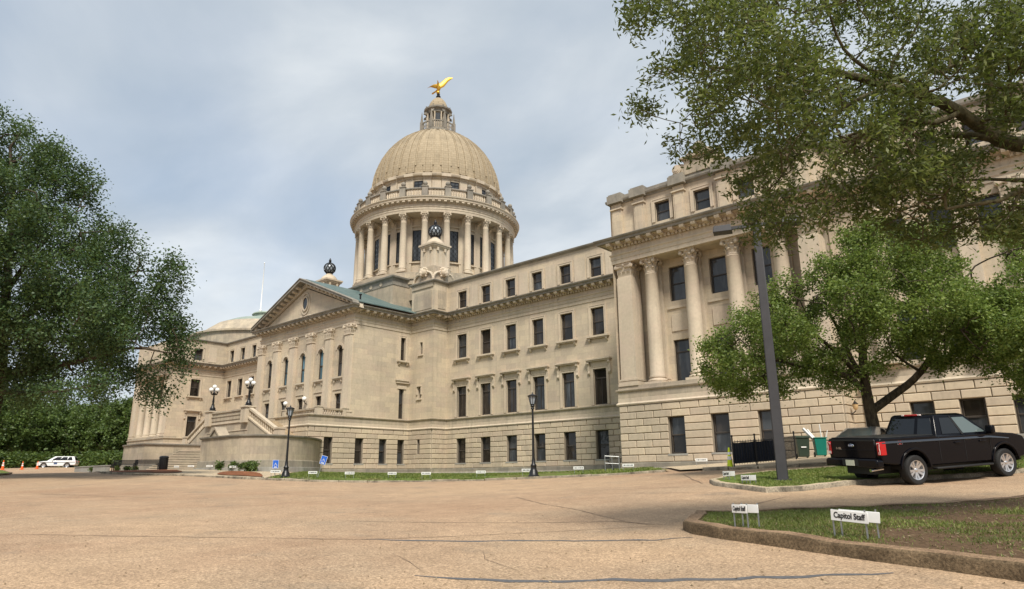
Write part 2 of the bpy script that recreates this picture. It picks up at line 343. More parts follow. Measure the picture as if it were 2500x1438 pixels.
def ground(px, py, t0=5, t1=130, lift=0.0):
    # first point where the pixel's ray meets the terrain
    ts = np.geomspace(t0, t1, 700); d = ray(px, py); P = CAM[None]+ts[:, None]*d[None]; h = P[:, 2]-gz_arr(P[:, 0], P[:, 1])-lift
    k = np.where(h <= 0)[0]
    if len(k) == 0: i = int(np.argmin(h)); p = P[i]
    else:
        i = max(1, k[0]); a, b = h[i-1], h[i]; w = a/(a-b) if a != b else 0; p = P[i-1]*(1-w)+P[i]*w
    return np.array([p[0], p[1], gz(p[0], p[1])+lift])
def grid_sheet(name, xs, ys, mat, lift=0.0):
    X, Y = np.meshgrid(xs, ys); Z = gz_arr(X, Y)+lift; nx, ny = len(xs), len(ys); me = bpy.data.meshes.new(name)
    v = np.c_[X.ravel(), Y.ravel(), Z.ravel()]; i = np.arange(nx*ny).reshape(ny, nx)
    f = np.stack([i[:-1, :-1], i[:-1, 1:], i[1:, 1:], i[1:, :-1]], -1).reshape(-1, 4)
    me.from_pydata(v.tolist(), [], f.tolist()); me.materials.append(mat); me.polygons.foreach_set('use_smooth', [True]*len(f)); me.update()
    return link(name, me)
def ax(lo, hi, fine_lo, fine_hi, step, n=14):
    a = np.linspace(fine_lo, fine_hi, int((fine_hi-fine_lo)/step)+1); l = fine_lo-np.geomspace(step, fine_lo-lo, n)[::-1]; h = fine_hi+np.geomspace(step, hi-fine_hi, n); return np.r_[l, a, h]
o = grid_sheet('road', ax(-900, 900, -80, 70, 1.0), ax(-700, 900, -70, 20, 1.0), M['road']); tag(o, kind='structure')
def smooth_poly(pts, n=6):
    P = [np.array(p[:2], float) for p in pts]; out = []; m = len(P)
    for i in range(m):
        a, b, c, d = P[i-1], P[i], P[(i+1) % m], P[(i+2) % m]
        for k in range(n):
            t = k/n; out.append(.5*((2*b)+(c-a)*t+(2*a-5*b+4*c-d)*t*t+(3*b-a-3*c+d)*t**3))
    return out
def inset(P, d):
    P = [np.array(p) for p in P]; A = sum(P[i-1][0]*P[i][1]-P[i][0]*P[i-1][1] for i in range(len(P))); s = 1 if A > 0 else -1; out = []
    for i in range(len(P)):
        t = P[(i+1) % len(P)]-P[i-1]; t = t/max(1e-9, np.linalg.norm(t)); out.append(P[i]+np.array((-t[1], t[0]))*d*s)
    return out
def fill_sheet(name, poly, mat, lift, res=0.5, parent=None):
    # triangulated sheet inside an outline that follows the terrain
    bm = bmesh.new(); vs = [bm.verts.new((p[0], p[1], 0)) for p in poly]; f = bm.faces.new(vs)
    bmesh.ops.triangulate(bm, faces=[f])
    x0, x1 = min(p[0] for p in poly), max(p[0] for p in poly); y0, y1 = min(p[1] for p in poly), max(p[1] for p in poly)
    res = max(res, (x1-x0)/60, (y1-y0)/60)
    for x in np.arange(x0+res, x1, res): bmesh.ops.bisect_plane(bm, geom=bm.verts[:]+bm.edges[:]+bm.faces[:], plane_co=(x, 0, 0), plane_no=(1, 0, 0))
    for y in np.arange(y0+res, y1, res): bmesh.ops.bisect_plane(bm, geom=bm.verts[:]+bm.edges[:]+bm.faces[:], plane_co=(0, y, 0), plane_no=(0, 1, 0))
    z = gz_arr(np.array([v.co.x for v in bm.verts]), np.array([v.co.y for v in bm.verts]))
    for v, h in zip(bm.verts, z): v.co.z = h+lift
    bmesh.ops.recalc_face_normals(bm, faces=bm.faces); me = bpy.data.meshes.new(name); bm.to_mesh(me); bm.free(); me.materials.append(mat)
    if me.polygons and me.polygons[0].normal.z < 0: me.flip_normals()
    return link(name, me, parent)
def kerb(name, poly, h, w, mats, closed=True, parent=None, jit=.012):
    # a kerb of slightly uneven stones along an outline
    Q = inset(poly, w); n = len(poly); b = MB(); r = random.Random(len(poly))
    vs = []; zz = gz_arr(np.array([p[0] for p in poly]), np.array([p[1] for p in poly])); zq = gz_arr(np.array([p[0] for p in Q]), np.array([p[1] for p in Q]))
    for i in range(n):
        k = r.uniform(-jit, jit); e = r.uniform(-jit, jit)
        (px, py), (qx, qy) = poly[i], Q[i]; ex, ey = px+(qx-px)*.12, py+(qy-py)*.12
        vs += [(px-(qx-px)*.03*e*10, py, zz[i]-.15), (px, py, zz[i]+h*.78+k), (ex, ey, zz[i]+h+k), (qx, qy, zq[i]+h+k), (qx, qy, zq[i]-.05)]
    fs = []; ms = []
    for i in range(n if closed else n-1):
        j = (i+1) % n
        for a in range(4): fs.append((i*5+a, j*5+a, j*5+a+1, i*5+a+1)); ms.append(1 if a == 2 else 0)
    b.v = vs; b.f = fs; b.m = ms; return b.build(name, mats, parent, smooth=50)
def strip(name, pts, w, mat, lift=.004, parent=None, seed=1):
    # thin ragged ribbon on the road (cracks and tar)
    r = random.Random(seed); P = []
    for a, b in zip(pts[:-1], pts[1:]):
        a, b = np.array(a[:2]), np.array(b[:2]); n = max(2, int(np.linalg.norm(b-a)/.25))
        P += [a+(b-a)*i/n for i in range(n)]
    P.append(np.array(pts[-1][:2])); vs = []; off = 0
    for i, p in enumerate(P):
        d = P[min(i+1, len(P)-1)]-P[max(0, i-1)]; d = d/max(1e-9, np.linalg.norm(d)); nrm = np.array((-d[1], d[0])); off = off*.85+r.gauss(0, w*.35)
        ww = w*(.65+.7*r.random())*min(1, .25+i/4, .25+(len(P)-1-i)/4); c = p+nrm*off
        for s in (-1, 1): q = c+nrm*s*ww/2; vs.append((q[0], q[1]))
    z = gz_arr(np.array([v[0] for v in vs]), np.array([v[1] for v in vs])); me = bpy.data.meshes.new(name)
    me.from_pydata([(v[0], v[1], h+lift) for v, h in zip(vs, z)], [], [(2*i, 2*i+1, 2*i+3, 2*i+2) for i in range(len(P)-1)]); me.materials.append(mat); me.update()
    o = link(name, me, parent); return o
ROAD = bpy.data.objects['road']
def gp(*pts): return [ground(x, y) for x, y in pts]
for i, (pts, w, mt) in enumerate([
        ([(1010,1407),(1250,1415),(1500,1419),(1800,1416),(2190,1402)], .12, 'tar'), ([(880,1318),(1100,1322),(1400,1323),(1600,1321),(1700,1314)], .12, 'tar'),
        ([(830,1273),(1000,1275),(1200,1277),(1500,1273),(1600,1280),(1670,1283)], .035, 'crack'), ([(0,1305),(300,1309),(600,1313),(880,1317),(1200,1306),(1450,1293),(1668,1283)], .028, 'crack'),
        ([(1255,1213),(1330,1232),(1400,1243),(1520,1272),(1590,1284)], .024, 'crack'), ([(1670,1158),(1700,1176),(1712,1182)], .05, 'crack'), ([(1500,1187),(1600,1181),(1730,1176)], .04, 'crack'),
        ([(1380,1200),(1600,1192),(1740,1188)], .04, 'crack'), ([(1400,1206),(1620,1204),(1800,1203)], .03, 'crack'), ([(1700,1282),(1800,1242),(1925,1212)], .03, 'crack'),
        ([(1180,1345),(1185,1366),(1270,1395)], .012, 'crack'), ([(960,1352),(1000,1372),(1040,1400)], .012, 'crack'), ([(80,1206),(250,1212),(400,1215)], .05, 'crack'), ([(0,1232),(30,1232)], .05, 'crack'),
        ([(860,1202),(1000,1206),(1120,1200)], .04, 'crack')]):
    strip('tar_seam' if mt == 'tar' else 'pavement_crack', gp(*pts), w, M[mt], .004 if mt == 'tar' else .008, ROAD, i)
# scattered leaves and pebbles on the road
def litter():
    b = MB(); r = random.Random(3)
    for i in range(420):
        x, y = r.uniform(0, 2500), 1195+243*r.random()**.8; p = ground(x, y); s = r.uniform(.012, .035); a = r.uniform(0, 6.28); c, e = math.cos(a)*s, math.sin(a)*s
        b.add([(p[0]-c, p[1]-e, p[2]+.006), (p[0]+e*.4, p[1]-c*.4, p[2]+.01), (p[0]+c, p[1]+e, p[2]+.014+s*.3), (p[0]-e*.4, p[1]+c*.4, p[2]+.008)], [(0, 1, 2, 3)])
    return tag(b.build('fallen_leaves', M['dry']), 'dry leaf scraps strewn over the tan road', 'litter', kind='stuff')
litter()
# ---------------------------------------------------------------- islands and lawns (setting), each with its kerb
def near_poly():
    P = gp((2700,1465),(2490,1420),(2300,1393),(2100,1366),(1900,1336),(1760,1316),(1690,1304),(1668,1294))
    P += [ground(1700,1270), ground(1760,1268), ground(1900,1263), ground(2100,1256), ground(2300,1246), ground(2500,1232), ground(2700,1218)]
    e = P[-1]; d = P[0]; return P+[e+np.array((4, -1, 0)), d+np.array((4, -1, 0))]
NEAR = [p[:2] for p in near_poly()]
def far_poly():
    P = gp((2640,1142),(2485,1156),(2300,1170),(2078,1185),(1960,1199),(1870,1203),(1800,1194),(1745,1186),(1732,1179))
    P += gp((1790,1167),(1870,1158),(2000,1149),(2060,1143),(2200,1132),(2400,1118),(2640,1100)); return P
FAR = [p[:2] for p in far_poly()]
def dens(P, n=5):
    out = []
    for i in range(len(P)):
        a, b = np.array(P[i]), np.array(P[(i+1) % len(P)]); k = max(1, min(40, int(np.linalg.norm(b-a)/.35)))
        out += [a+(b-a)*j/k for j in range(k)]
    return out
NEARD, FARD = dens(NEAR), dens(FAR)
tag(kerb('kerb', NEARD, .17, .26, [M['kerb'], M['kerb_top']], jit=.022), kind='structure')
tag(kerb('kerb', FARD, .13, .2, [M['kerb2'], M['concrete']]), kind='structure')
tag(fill_sheet('lawn', inset(NEARD, .2), M['soil'], .15, .4), kind='structure')
tag(fill_sheet('lawn', inset(FARD, .16), M['lawn'], .115, .5), kind='structure')
# strip of lawn along the building, with its flat kerb stones
BL = gp((640,1171),(760,1176),(900,1178),(1050,1176),(1200,1173),(1350,1167),(1500,1160),(1640,1151))
BL = [p[:2] for p in BL]; BLP = BL+[(27.5, -8.9), (24.2, -8.9), (24.2, -.6), (-2.0, -.6), (-2.0, -2.8), (-5.4, -2.8), (-5.4, -13.8), (-1.2, -17.5)]
tag(fill_sheet('lawn', inset(dens(BLP), .1), M['lawn'], .07, .9), kind='structure')
def kerb_row(name, pts, L=1.7, w=.22, h=.1, mats='kerb2', seed=2):
    r = random.Random(seed); root = None; D = [np.array(p[:2]) for p in pts]; seg = []; acc = 0
    T = [0]
    for a, b in zip(D[:-1], D[1:]): T.append(T[-1]+np.linalg.norm(b-a))
    def at(s): i = int(np.clip(np.searchsorted(T, s)-1, 0, len(D)-2)); k = (s-T[i])/max(1e-9, T[i+1]-T[i]); return D[i]+(D[i+1]-D[i])*k
    s = 0; out = []
    par = tag(link(name, None), kind='structure')
    while s < T[-1]-.3:
        l = L*r.uniform(.8, 1.25); a, b = at(s), at(min(T[-1], s+l-.03)); d = (b-a)/max(1e-9, np.linalg.norm(b-a)); n = np.array((-d[1], d[0])); m = MB(); k = r.uniform(-.02, .02); vs = []
        for p in (a, b):
            j = r.uniform(-.02, .02); z = gz(p[0], p[1])
            for (o, hh) in ((-w/2, -.2), (-w/2, h*.8), (-w*.4, h), (w*.4, h), (w/2, h*.8), (w/2, -.2)): q = p+n*(o+j); vs.append((q[0], q[1], z+hh+k+j*.5))
        m.add(vs, [(i, i+1, i+7, i+6) for i in range(5)]+[(0, 5, 4, 3, 2, 1), (6, 7, 8, 9, 10, 11)]); m.build('kerb_stone', M[mats], par); s += l
    return par
kerb_row('kerb', BL)
# paved walk and planting beds left of the entrance stair
LB = gp((250,1156),(330,1160),(420,1161),(520,1165),(600,1170),(640,1171))
kerb_row('kerb', LB, 1.9, .25, .12, 'kerb2', 5)
WALK = [p[:2] for p in LB]+[(-1.2, -17.8), (-1.5, -22.6), (-8.4, -23.0), (-20, -22), (-30, -20), (-38, -22)]
tag(fill_sheet('pavement', dens(WALK), M['concrete'], .06, 1.2), kind='structure')
for pts in ([(265,1153),(345,1156),(420,1157),(430,1150),(300,1146)], [(530,1161),(600,1165),(640,1167),(625,1156),(560,1153)]):
    tag(fill_sheet('planting_bed', smooth_poly([ground(x, y) for x, y in pts], 4), M['mulch'], .1, .5), kind='structure')
# left verge island and the paved apron by the service fence
LV = dens([p[:2] for p in gp((-260,1172),(-60,1166),(22,1160),(30,1156),(10,1150),(-60,1147),(-260,1147))])
tag(kerb('kerb', LV, .12, .2, [M['kerb'], M['kerb_top']]), kind='structure'); tag(fill_sheet('lawn', inset(LV, .15), M['lawn'], .1, .8), kind='structure')
AP = [p[:2] for p in gp((1660,1152),(1720,1149),(1800,1147),(1900,1142),(2050,1135),(2200,1124),(2420,1108))]+[(52, -7.2), (41, -7.2), (40.2, -8.8), (27.8, -8.8)]
tag(fill_sheet('pavement', dens(AP), M['concrete'], .09, .8), kind='structure'); kerb_row('kerb', AP[1:7], 1.5, .2, .13, 'kerb2', 8)
# grass blades, thicker where the photograph shows turf
def in_poly(x, y, P):
    P = np.array(P); c = np.zeros(len(x), bool); j = len(P)-1
    for i in range(len(P)):
        k = ((P[i, 1] > y) != (P[j, 1] > y)); xx = (P[j, 0]-P[i, 0])*(y-P[i, 1])/(P[j, 1]-P[i, 1]+1e-12)+P[i, 0]; c ^= k & (x < xx); j = i
    return c
def pixnoise(x, y, s, seed):
    r = np.random.default_rng(seed); out = np.zeros(len(x))
    for i in range(7):
        a = r.uniform(0, 6.28); k = s*(1.6**(i*.5)); out += np.sin((x*math.cos(a)+y*math.sin(a))*k+r.uniform(0, 6.28))/(1+i*.25)
    return out
def blades(name, poly, lift, n, hgt, wid, label, seed, keep, mat='blade', flat=False):
    r = np.random.default_rng(seed); P = np.array(poly); x = r.uniform(P[:, 0].min(), P[:, 0].max(), n); y = r.uniform(P[:, 1].min(), P[:, 1].max(), n)
    k = in_poly(x, y, poly); x, y = x[k], y[k]; k = keep(x, y, r); x, y = x[k], y[k]; n = len(x); z = gz_arr(x, y)+lift
    a = r.uniform(0, 6.28, n); h = hgt*r.uniform(.5, 1.3, n); w = wid*r.uniform(.6, 1.3, n); tx, ty = r.normal(0, .6, n)*h, r.normal(0, .6, n)*h
    if flat: v = np.stack([np.c_[x-np.cos(a)*h, y-np.sin(a)*h, z+.004], np.c_[x+np.sin(a)*w, y-np.cos(a)*w, z+.012], np.c_[x+np.cos(a)*h, y+np.sin(a)*h, z+.006+r.uniform(0, .02, n)]], 1)
    else: v = np.stack([np.c_[x-np.cos(a)*w, y-np.sin(a)*w, z], np.c_[x+np.cos(a)*w, y+np.sin(a)*w, z], np.c_[x+tx, y+ty, z+h]], 1)
    me = bpy.data.meshes.new(name); me.vertices.add(3*n); me.vertices.foreach_set('co', v.ravel()); me.loops.add(3*n); me.loops.foreach_set('vertex_index', np.arange(3*n)); me.polygons.add(n)
    me.polygons.foreach_set('loop_start', np.arange(0, 3*n, 3)); me.update(); me.validate(); me.materials.append(M[mat]); return tag(link(name, me), label, 'grass' if not flat else 'litter', kind='stuff')
SPLIT = [ground(x, y)[:2] for x, y in ((1700,1290),(1900,1285),(2130,1300),(2060,1262))]
nearL = inset(NEARD, .3)
def keep_near(x, y, r):
    # turf on the left half of the island, bare soil to the right
    c = ground(1900, 1290)[:2]; d = np.hypot(x-c[0], y-c[1]); return (r.random(len(x)) < np.clip(1.35-d/2.9+.3*pixnoise(x, y, 2.2, 1), .03, 1))
blades('grass', nearL, .15, 210000, .04, .006, 'short green grass on the near kerbed island', 1, keep_near)
blades('fallen_leaves', nearL, .155, 7000, .035, .014, 'dry leaf litter on the bare soil of the near island', 2, lambda x, y, r: r.random(len(x)) < .8, 'dry', True)
blades('grass', inset(FARD, .25), .115, 60000, .05, .012, 'grass on the kerbed island under the lamp pole and pickup truck', 3, lambda x, y, r: pixnoise(x, y, 1.1, 5) > -.9)
blades('grass', inset(dens(BLP), .3), .07, 90000, .10, .022, 'strip of green grass along the foot of the building', 4, lambda x, y, r: (y < -.8-(x > 20)*8) & (pixnoise(x, y, .5, 9)+(x < 20)*1.2 > -.3))
# ================================================================ the capitol
CAP = thing('capitol_building', 'long domed limestone building with pediment, colonnaded pavilion and rusticated ground floor', 'building')
def part(b, name, mat, parent=CAP, smooth=None, kind=None, bevel=None, loc=(0, 0, 0), rot=(0, 0, 0)):
    o = b.build(name, M[mat] if isinstance(mat, str) else [M[q] for q in mat], parent, loc, rot, smooth, bevel)
    if kind: o['kind'] = kind
    return o
class Face:                                   # a wall plane: origin, direction of travel, outward to the right
    def __init__(s, x0, y0, x1, y1):
        s.o = np.array((x0, y0), float); d = np.array((x1-x0, y1-y0), float); s.L = float(np.linalg.norm(d)); s.d = d/s.L; s.n = np.array((s.d[1], -s.d[0])); s.a = math.atan2(s.d[1], s.d[0])
    def at(s, u, out, z): p = s.o+s.d*u+s.n*out; return (p[0], p[1], z)
def wall(name, F, z0, z1, holes, mat, depth=.3, parent=CAP, off=0.0):
    us = sorted({0.0, F.L}|{h[0] for h in holes}|{h[1] for h in holes}); zs = sorted({z0, z1}|{h[2] for h in holes}|{h[3] for h in holes}); b = MB()
    for i in range(len(us)-1):
        for j in range(len(zs)-1):
            um, zm = (us[i]+us[i+1])/2, (zs[j]+zs[j+1])/2
            if any(h[0] < um < h[1] and h[2] < zm < h[3] for h in holes): continue
            b.add([F.at(us[i], off, zs[j]), F.at(us[i+1], off, zs[j]), F.at(us[i+1], off, zs[j+1]), F.at(us[i], off, zs[j+1])], [(0, 1, 2, 3)])
    for (a, c, e, g) in holes:
        q = [(a, e), (c, e), (c, g), (a, g)]
        for k in range(4):
            (u0, w0), (u1, w1) = q[k], q[(k+1) % 4]
            b.add([F.at(u0, off, w0), F.at(u1, off, w1), F.at(u1, off-depth, w1), F.at(u0, off-depth, w0)], [(0, 1, 2, 3)])
    me = bpy.data.meshes.new(name); me.from_pydata(b.v, [], b.f); me.materials.append(M[mat]); me.update(); return link(name, me, parent)
# ---- windows
WM = {}
def wmesh(key, fn):
    if key not in WM: WM[key] = fn()
    return WM[key]
def window(F, u, z0, z1, w, style='plain', rec=.28, gl=None, parent=CAP, split=None):
    h = z1-z0; p = F.at(u, -rec, z0); split = split or .5
    def frame():
        b = MB(); t = .085
        b.box(-w/2, -w/2+t, -.09, .02, 0, h); b.box(w/2-t, w/2, -.09, .02, 0, h); b.box(-w/2+t, w/2-t, -.09, .02, 0, t); b.box(-w/2+t, w/2-t, -.09, .02, h-t, h)
        b.box(-w/2+t, w/2-t, -.07, .02, h*split-.04, h*split+.04)
        if style == 'hood': b.box(-.03, .03, -.05, .02, t, h*split-.04)
        return b.mesh('window', M['frame'])
    o = link('window', wmesh(('f', round(w, 2), round(h, 2), style, split), frame), parent, p, (0, 0, F.a))
    for k, (a, c) in enumerate(((.06, h*split-.02), (h*split+.02, h-.06))):
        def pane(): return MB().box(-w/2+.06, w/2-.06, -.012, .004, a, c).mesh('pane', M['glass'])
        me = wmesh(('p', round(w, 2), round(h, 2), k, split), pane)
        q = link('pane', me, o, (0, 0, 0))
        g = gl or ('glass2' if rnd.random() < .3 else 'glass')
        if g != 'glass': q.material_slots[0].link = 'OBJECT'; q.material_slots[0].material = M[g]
        q.rotation_euler = (rnd.uniform(-.006, .006), 0, rnd.uniform(-.008, .008))
        def rail(): return MB().box(-w/2+.06, -w/2+.10, -.05, -.02, a, c).box(w/2-.10, w/2-.06, -.05, -.02, a, c).box(-w/2+.1, w/2-.1, -.05, -.02, a, a+.04).mesh('sash', M['rail'])
        link('sash', wmesh(('r', round(w, 2), round(h, 2), k, split), rail), o)
    r = rec
    if style in ('upper', 'hood', 'attic'):
        def sur():
            b = MB(); t = .2
            b.box(-w/2-t, -w/2, -r-.07, -r+.06, 0, h+t); b.box(w/2, w/2+t, -r-.07, -r+.06, 0, h+t); b.box(-w/2, w/2, -r-.07, -r+.06, h, h+t)
            b.box(-w/2-t-.05, -w/2-t+.04, -r-.1, -r+.06, 0, h+t+.05); b.box(w/2+t-.04, w/2+t+.05, -r-.1, -r+.06, 0, h+t+.05); b.box(-w/2-t+.04, w/2+t-.04, -r-.1, -r+.06, h+t-.03, h+t+.05)
            return b.mesh('surround', M['trim'])
        link('surround', wmesh(('s', round(w, 2), round(h, 2), style, r), sur), o)
    if style == 'upper':
        def sill(): return MB().box(-w/2-.48, w/2+.48, -r-.3, -r+.05, -.16, 0).box(-w/2-.4, w/2+.4, -r-.2, -r+.05, -.26, -.16).mesh('sill', M['trim'])
        link('sill', wmesh(('sl', round(w, 2), r), sill), o)
        def brk(): return MB().prism([(0, 0), (.22, 0), (.2, -.14), (.08, -.3), (0, -.34)], (-.1, 0, 0), (0, -1, 0), (0, 0, 1), (.2, 0, 0)).mesh('bracket', M['trim'])
        for s in (-1, 1): link('bracket', wmesh(('bk',), brk), o, (s*(w/2+.22), -r+.02, -.26))
    if style == 'hood':
        def hood(): return MB().box(-w/2-.62, w/2+.62, -r-.42, -r+.05, h+.78, h+.9).box(-w/2-.55, w/2+.55, -r-.32, -r+.05, h+.66, h+.78).box(-w/2-.2, w/2+.2, -r-.09, -r+.05, h+.26, h+.66).mesh('hood', M['trim'])
        link('hood', wmesh(('hd', round(w, 2), round(h, 2), r), hood), o)
        def con(): return MB().prism([(0, 0), (.32, 0), (.34, -.16), (.2, -.3), (.16, -.8), (.2, -1.0), (.12, -1.14), (0, -1.2)], (-.11, 0, 0), (0, -1, 0), (0, 0, 1), (.22, 0, 0)).mesh('bracket', M['trim'])
        for s in (-1, 1): link('bracket', wmesh(('cn',), con), o, (s*(w/2+.4), -r+.02, h+.66))
    if style == 'ground':
        def sill2(): return MB().box(-w/2-.12, w/2+.12, -r-.12, -r+.2, -.12, 0).mesh('sill', M['granite'])
        link('sill', wmesh(('s2', round(w, 2), r), sill2), o)
    return o
# ---- rusticated stone blocks
BLK = {}; STUFF = MB(); NBLK = [0]
def block_mesh(l, h):
    k = (round(l, 2), round(h, 2))
    if k not in BLK:
        l, h = k; c = .03; d = .1; b = MB()
        b.add([(-l/2, 0, 0), (l/2, 0, 0), (l/2, 0, h), (-l/2, 0, h), (-l/2, -d+c, 0), (l/2, -d+c, 0), (l/2, -d+c, h), (-l/2, -d+c, h), (-l/2+c, -d, c), (l/2-c, -d, c), (l/2-c, -d, h-c), (-l/2+c, -d, h-c)],
              [(0, 1, 5, 4), (1, 2, 6, 5), (2, 3, 7, 6), (3, 0, 4, 7), (4, 5, 9, 8), (5, 6, 10, 9), (6, 7, 11, 10), (7, 4, 8, 11), (8, 9, 10, 11)]); BLK[k] = b.mesh('stone_block', M['rust'])
    return BLK[k]
CH = .488; RZ0 = -.5
def rustic(F, holes, single, bl=1.32, n=8, u0=0.0, u1=None, seed=0):
    u1 = F.L if u1 is None else u1; r = random.Random(seed+int(F.L*10))
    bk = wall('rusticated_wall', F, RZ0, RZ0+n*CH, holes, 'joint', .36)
    for c in range(n):
        z = RZ0+c*CH; cuts = sorted((h[0], h[1]) for h in holes if h[2] < z+CH*.5 < h[3]); iv = []; a = u0
        for (p, q) in cuts: iv.append((a, p)); a = q
        iv.append((a, u1))
        for (p, q) in iv:
            if q-p < .12: continue
            k = max(1, round((q-p)/bl)); step = (q-p)/k; e = [p+step*i for i in range(k+1)]
            if c % 2 and k >= 2: e = [p]+[p+step*(i+.5) for i in range(k)]+[q]
            for s0, s1 in zip(e[:-1], e[1:]):
                l = s1-s0-.045
                if l < .08: continue
                if single and NBLK[0] < 300:
                    NBLK[0] += 1; link('stone_block', block_mesh(l, CH-.05), bk, F.at((s0+s1)/2, 0, z+.015), (0, 0, F.a))
                else:
                    me = block_mesh(l, CH-.05); R_ = Matrix.Rotation(F.a, 3, 'Z'); o = Vector(F.at((s0+s1)/2, 0, z+.015))
                    STUFF.add([tuple(o+R_@v.co) for v in me.vertices], [tuple(q.vertices) for q in me.polygons])
    return bk
# ---- plan
PX0, PX1, YF, YB, BX = -24.75, -6.05, -9.45, -2.0, -2.3
VX0, VX1, YP, YR, XE = 24.5, 39.5, -8.1, -6.6, 62.0
LX1, LX0 = -53.3, -66.8; LBX = -28.5
YBAL = -14.06
PATH = [(LX0, 12), (LX0, YP), (LX1, YP), (LX1, 0), (LBX, 0), (LBX, YB), (PX0, YB), (PX0, YF), (PX1, YF), (PX1, YB), (BX, YB), (BX, 0), (VX0, 0), (VX0, YP), (VX1, YP), (VX1, YR), (XE, YR), (XE, 12)]
PBASE = [(x, YBAL if y == YF else y) for x, y in PATH]
HA, ZC = 13.92, 15.74
BAY = 3.476; NB = 8
# pavilion front and end wall first: their stones show largest
Fp = Face(VX0, YP, VX1, YP); gw = [(28.9, 1.2), (32.0, 1.2), (35.1, 1.2)]
holes = [(x-VX0-w/2, x-VX0+w/2, .0, 2.43) for x, w in gw]; rustic(Fp, holes, True)
for x, w in gw: window(Fp, x-VX0, .0, 2.43, w, 'ground', .3)
Fr = Face(VX1, YR, XE, YR); rw = [(3.6+2.35*i, 1.15) for i in range(8)]
rustic(Fr, [(u-w/2, u+w/2, .5, 2.43) for u, w in rw], True, u1=11.0)
for u, w in rw: window(Fr, u, .5, 2.43, w, 'ground', .3)
Fps = Face(VX1, YP, VX1, YR); rustic(Fps, [], True)
Fw = Face(BX, 0, VX0, 0); wu = [i*BAY-BX for i in range(7)]
rustic(Fw, [(u-.65, u+.65, 0, 2.43) for u in wu], True)
for u in wu: window(Fw, u, 0, 2.43, 1.3, 'ground', .32)
Fb = Face(PX1, YB, BX, YB); Fbs = Face(BX, YB, BX, 0)
rustic(Fb, [(1.55, 1.95, .95, 2.43)], False); rustic(Fbs, [], False); window(Fb, 1.75, .95, 2.43, .4, 'plain', .3)
Fs = Face(PX1, YBAL, PX1, YB); su = [(-11.83-YBAL, .95), (-8.26-YBAL, .95), (-5.34-YBAL, .9), (-3.0-YBAL, .85)]
rustic(Fs, [(u-w/2, u+w/2, 0, 2.43) for u, w in su], False)
for u, w in su: window(Fs, u, 0, 2.43, w, 'ground', .32)
Fbf = Face(PX0, YBAL, PX1, YBAL); rustic(Fbf, [], False)
Flw = Face(LX1, 0, LBX, 0); lu = [(-51.4+3.42*i)-LX1 for i in range(7)]; rustic(Flw, [], False)
Fls = Face(LX1, YP, LX1, 0); Flp = Face(LX0, YP, LX1, YP); rustic(Fls, [], False); rustic(Flp, [], False)
wall('side_wall', Face(LX0, 12, LX0, YP), -2, 19.2, [], 'ashlar'); wall('side_wall', Face(VX0, 0, VX0, YP), -2, 19.2, [], 'ashlar'); wall('side_wall', Face(LBX, 0, LBX, YB), -2, 19.2, [], 'ashlar')
wall('side_wall', Face(PX0, YB, PX0, YBAL), -2, 4.5, [], 'ashlar'); wall('side_wall', Face(PX0, YB, PX0, YF), 4.5, ZC, [], 'ashlar'); wall('side_wall', Face(LBX, YB, PX0, YB), -2, 19.2, [], 'ashlar')
wall('end_wall', Face(XE, YR, XE, 20), -2, 19.2, [], 'ashlar')
part(STUFF, 'stone_block_courses', 'rust', kind='stuff')
# base, belt course, entablature, attic coping
part(MB().sweep([(0, -2.2), (.16, -2.2), (.16, -.9), (.1, -.84), (.1, -.56), (.06, -.5), (0, -.5)], PBASE), 'base_course', 'base')
part(MB().sweep([(0, -2.4), (.3, -2.4), (.3, -1.0), (.22, -.94), (0, -.92)], PBASE), 'plinth', 'granite')
zb = RZ0+8*CH
part(MB().sweep([(-.05, zb), (.14, zb), (.18, zb+.1), (.1, zb+.2), (.06, zb+.22), (.06, zb+.5), (.0, zb+.53), (.0, zb+.55), (-.05, zb+.56)], PBASE), 'string_course', 'trim')
part(MB().sweep([(-.1, 3.9), (.05, 3.92), (.05, 4.34), (.14, 4.38), (.18, 4.46), (.18, 4.52), (-.1, 4.58)], PBASE[:7]+[(PX0, YBAL), (PX1, YBAL)]+PBASE[9:]), 'belt_course', 'ashlar_old')
ENT = [(-.1, HA), (.06, HA), (.06, HA+.3), (.1, HA+.32), (.1, HA+.58), (.17, HA+.66), (.17, HA+.74), (.04, HA+.76), (.04, HA+1.16), (.1, HA+1.18), (.14, HA+1.22), (.14, HA+1.34), (.3, HA+1.36), (.3, HA+1.46),
       (.84, HA+1.5), (.86, HA+1.66), (.96, HA+1.7), (1.02, HA+1.8), (1.02, HA+1.84), (-.1, HA+1.92)]
part(MB().sweep(ENT[:9]+[(-.1, HA+1.16)], PATH), 'architrave', 'trim')
part(MB().sweep([(-.1, HA+1.163)]+ENT[9:14]+[(.6, HA+1.485), (-.1, HA+1.5)], PATH), 'cornice_bed', 'trim'); part(MB().sweep([(-.1, HA+1.495), (.6, HA+1.495)]+ENT[14:], PATH), 'cornice', 'cornice')
mod = MB().prism([(.14, 0), (.78, 0), (.8, -.1), (.74, -.22), (.4, -.26), (.14, -.26)], (-.17, 0, 0), (0, -1, 0), (0, 0, 1), (.34, 0, 0)).mesh('modillion', M['trim'])
den = MB(); med = MB().lathe([(.26, 0), (.26, .03), (.21, .05), (.21, .02), (.001, .02)], 12, cap=False).mesh('medallion', M['trim'])
nmod = 0
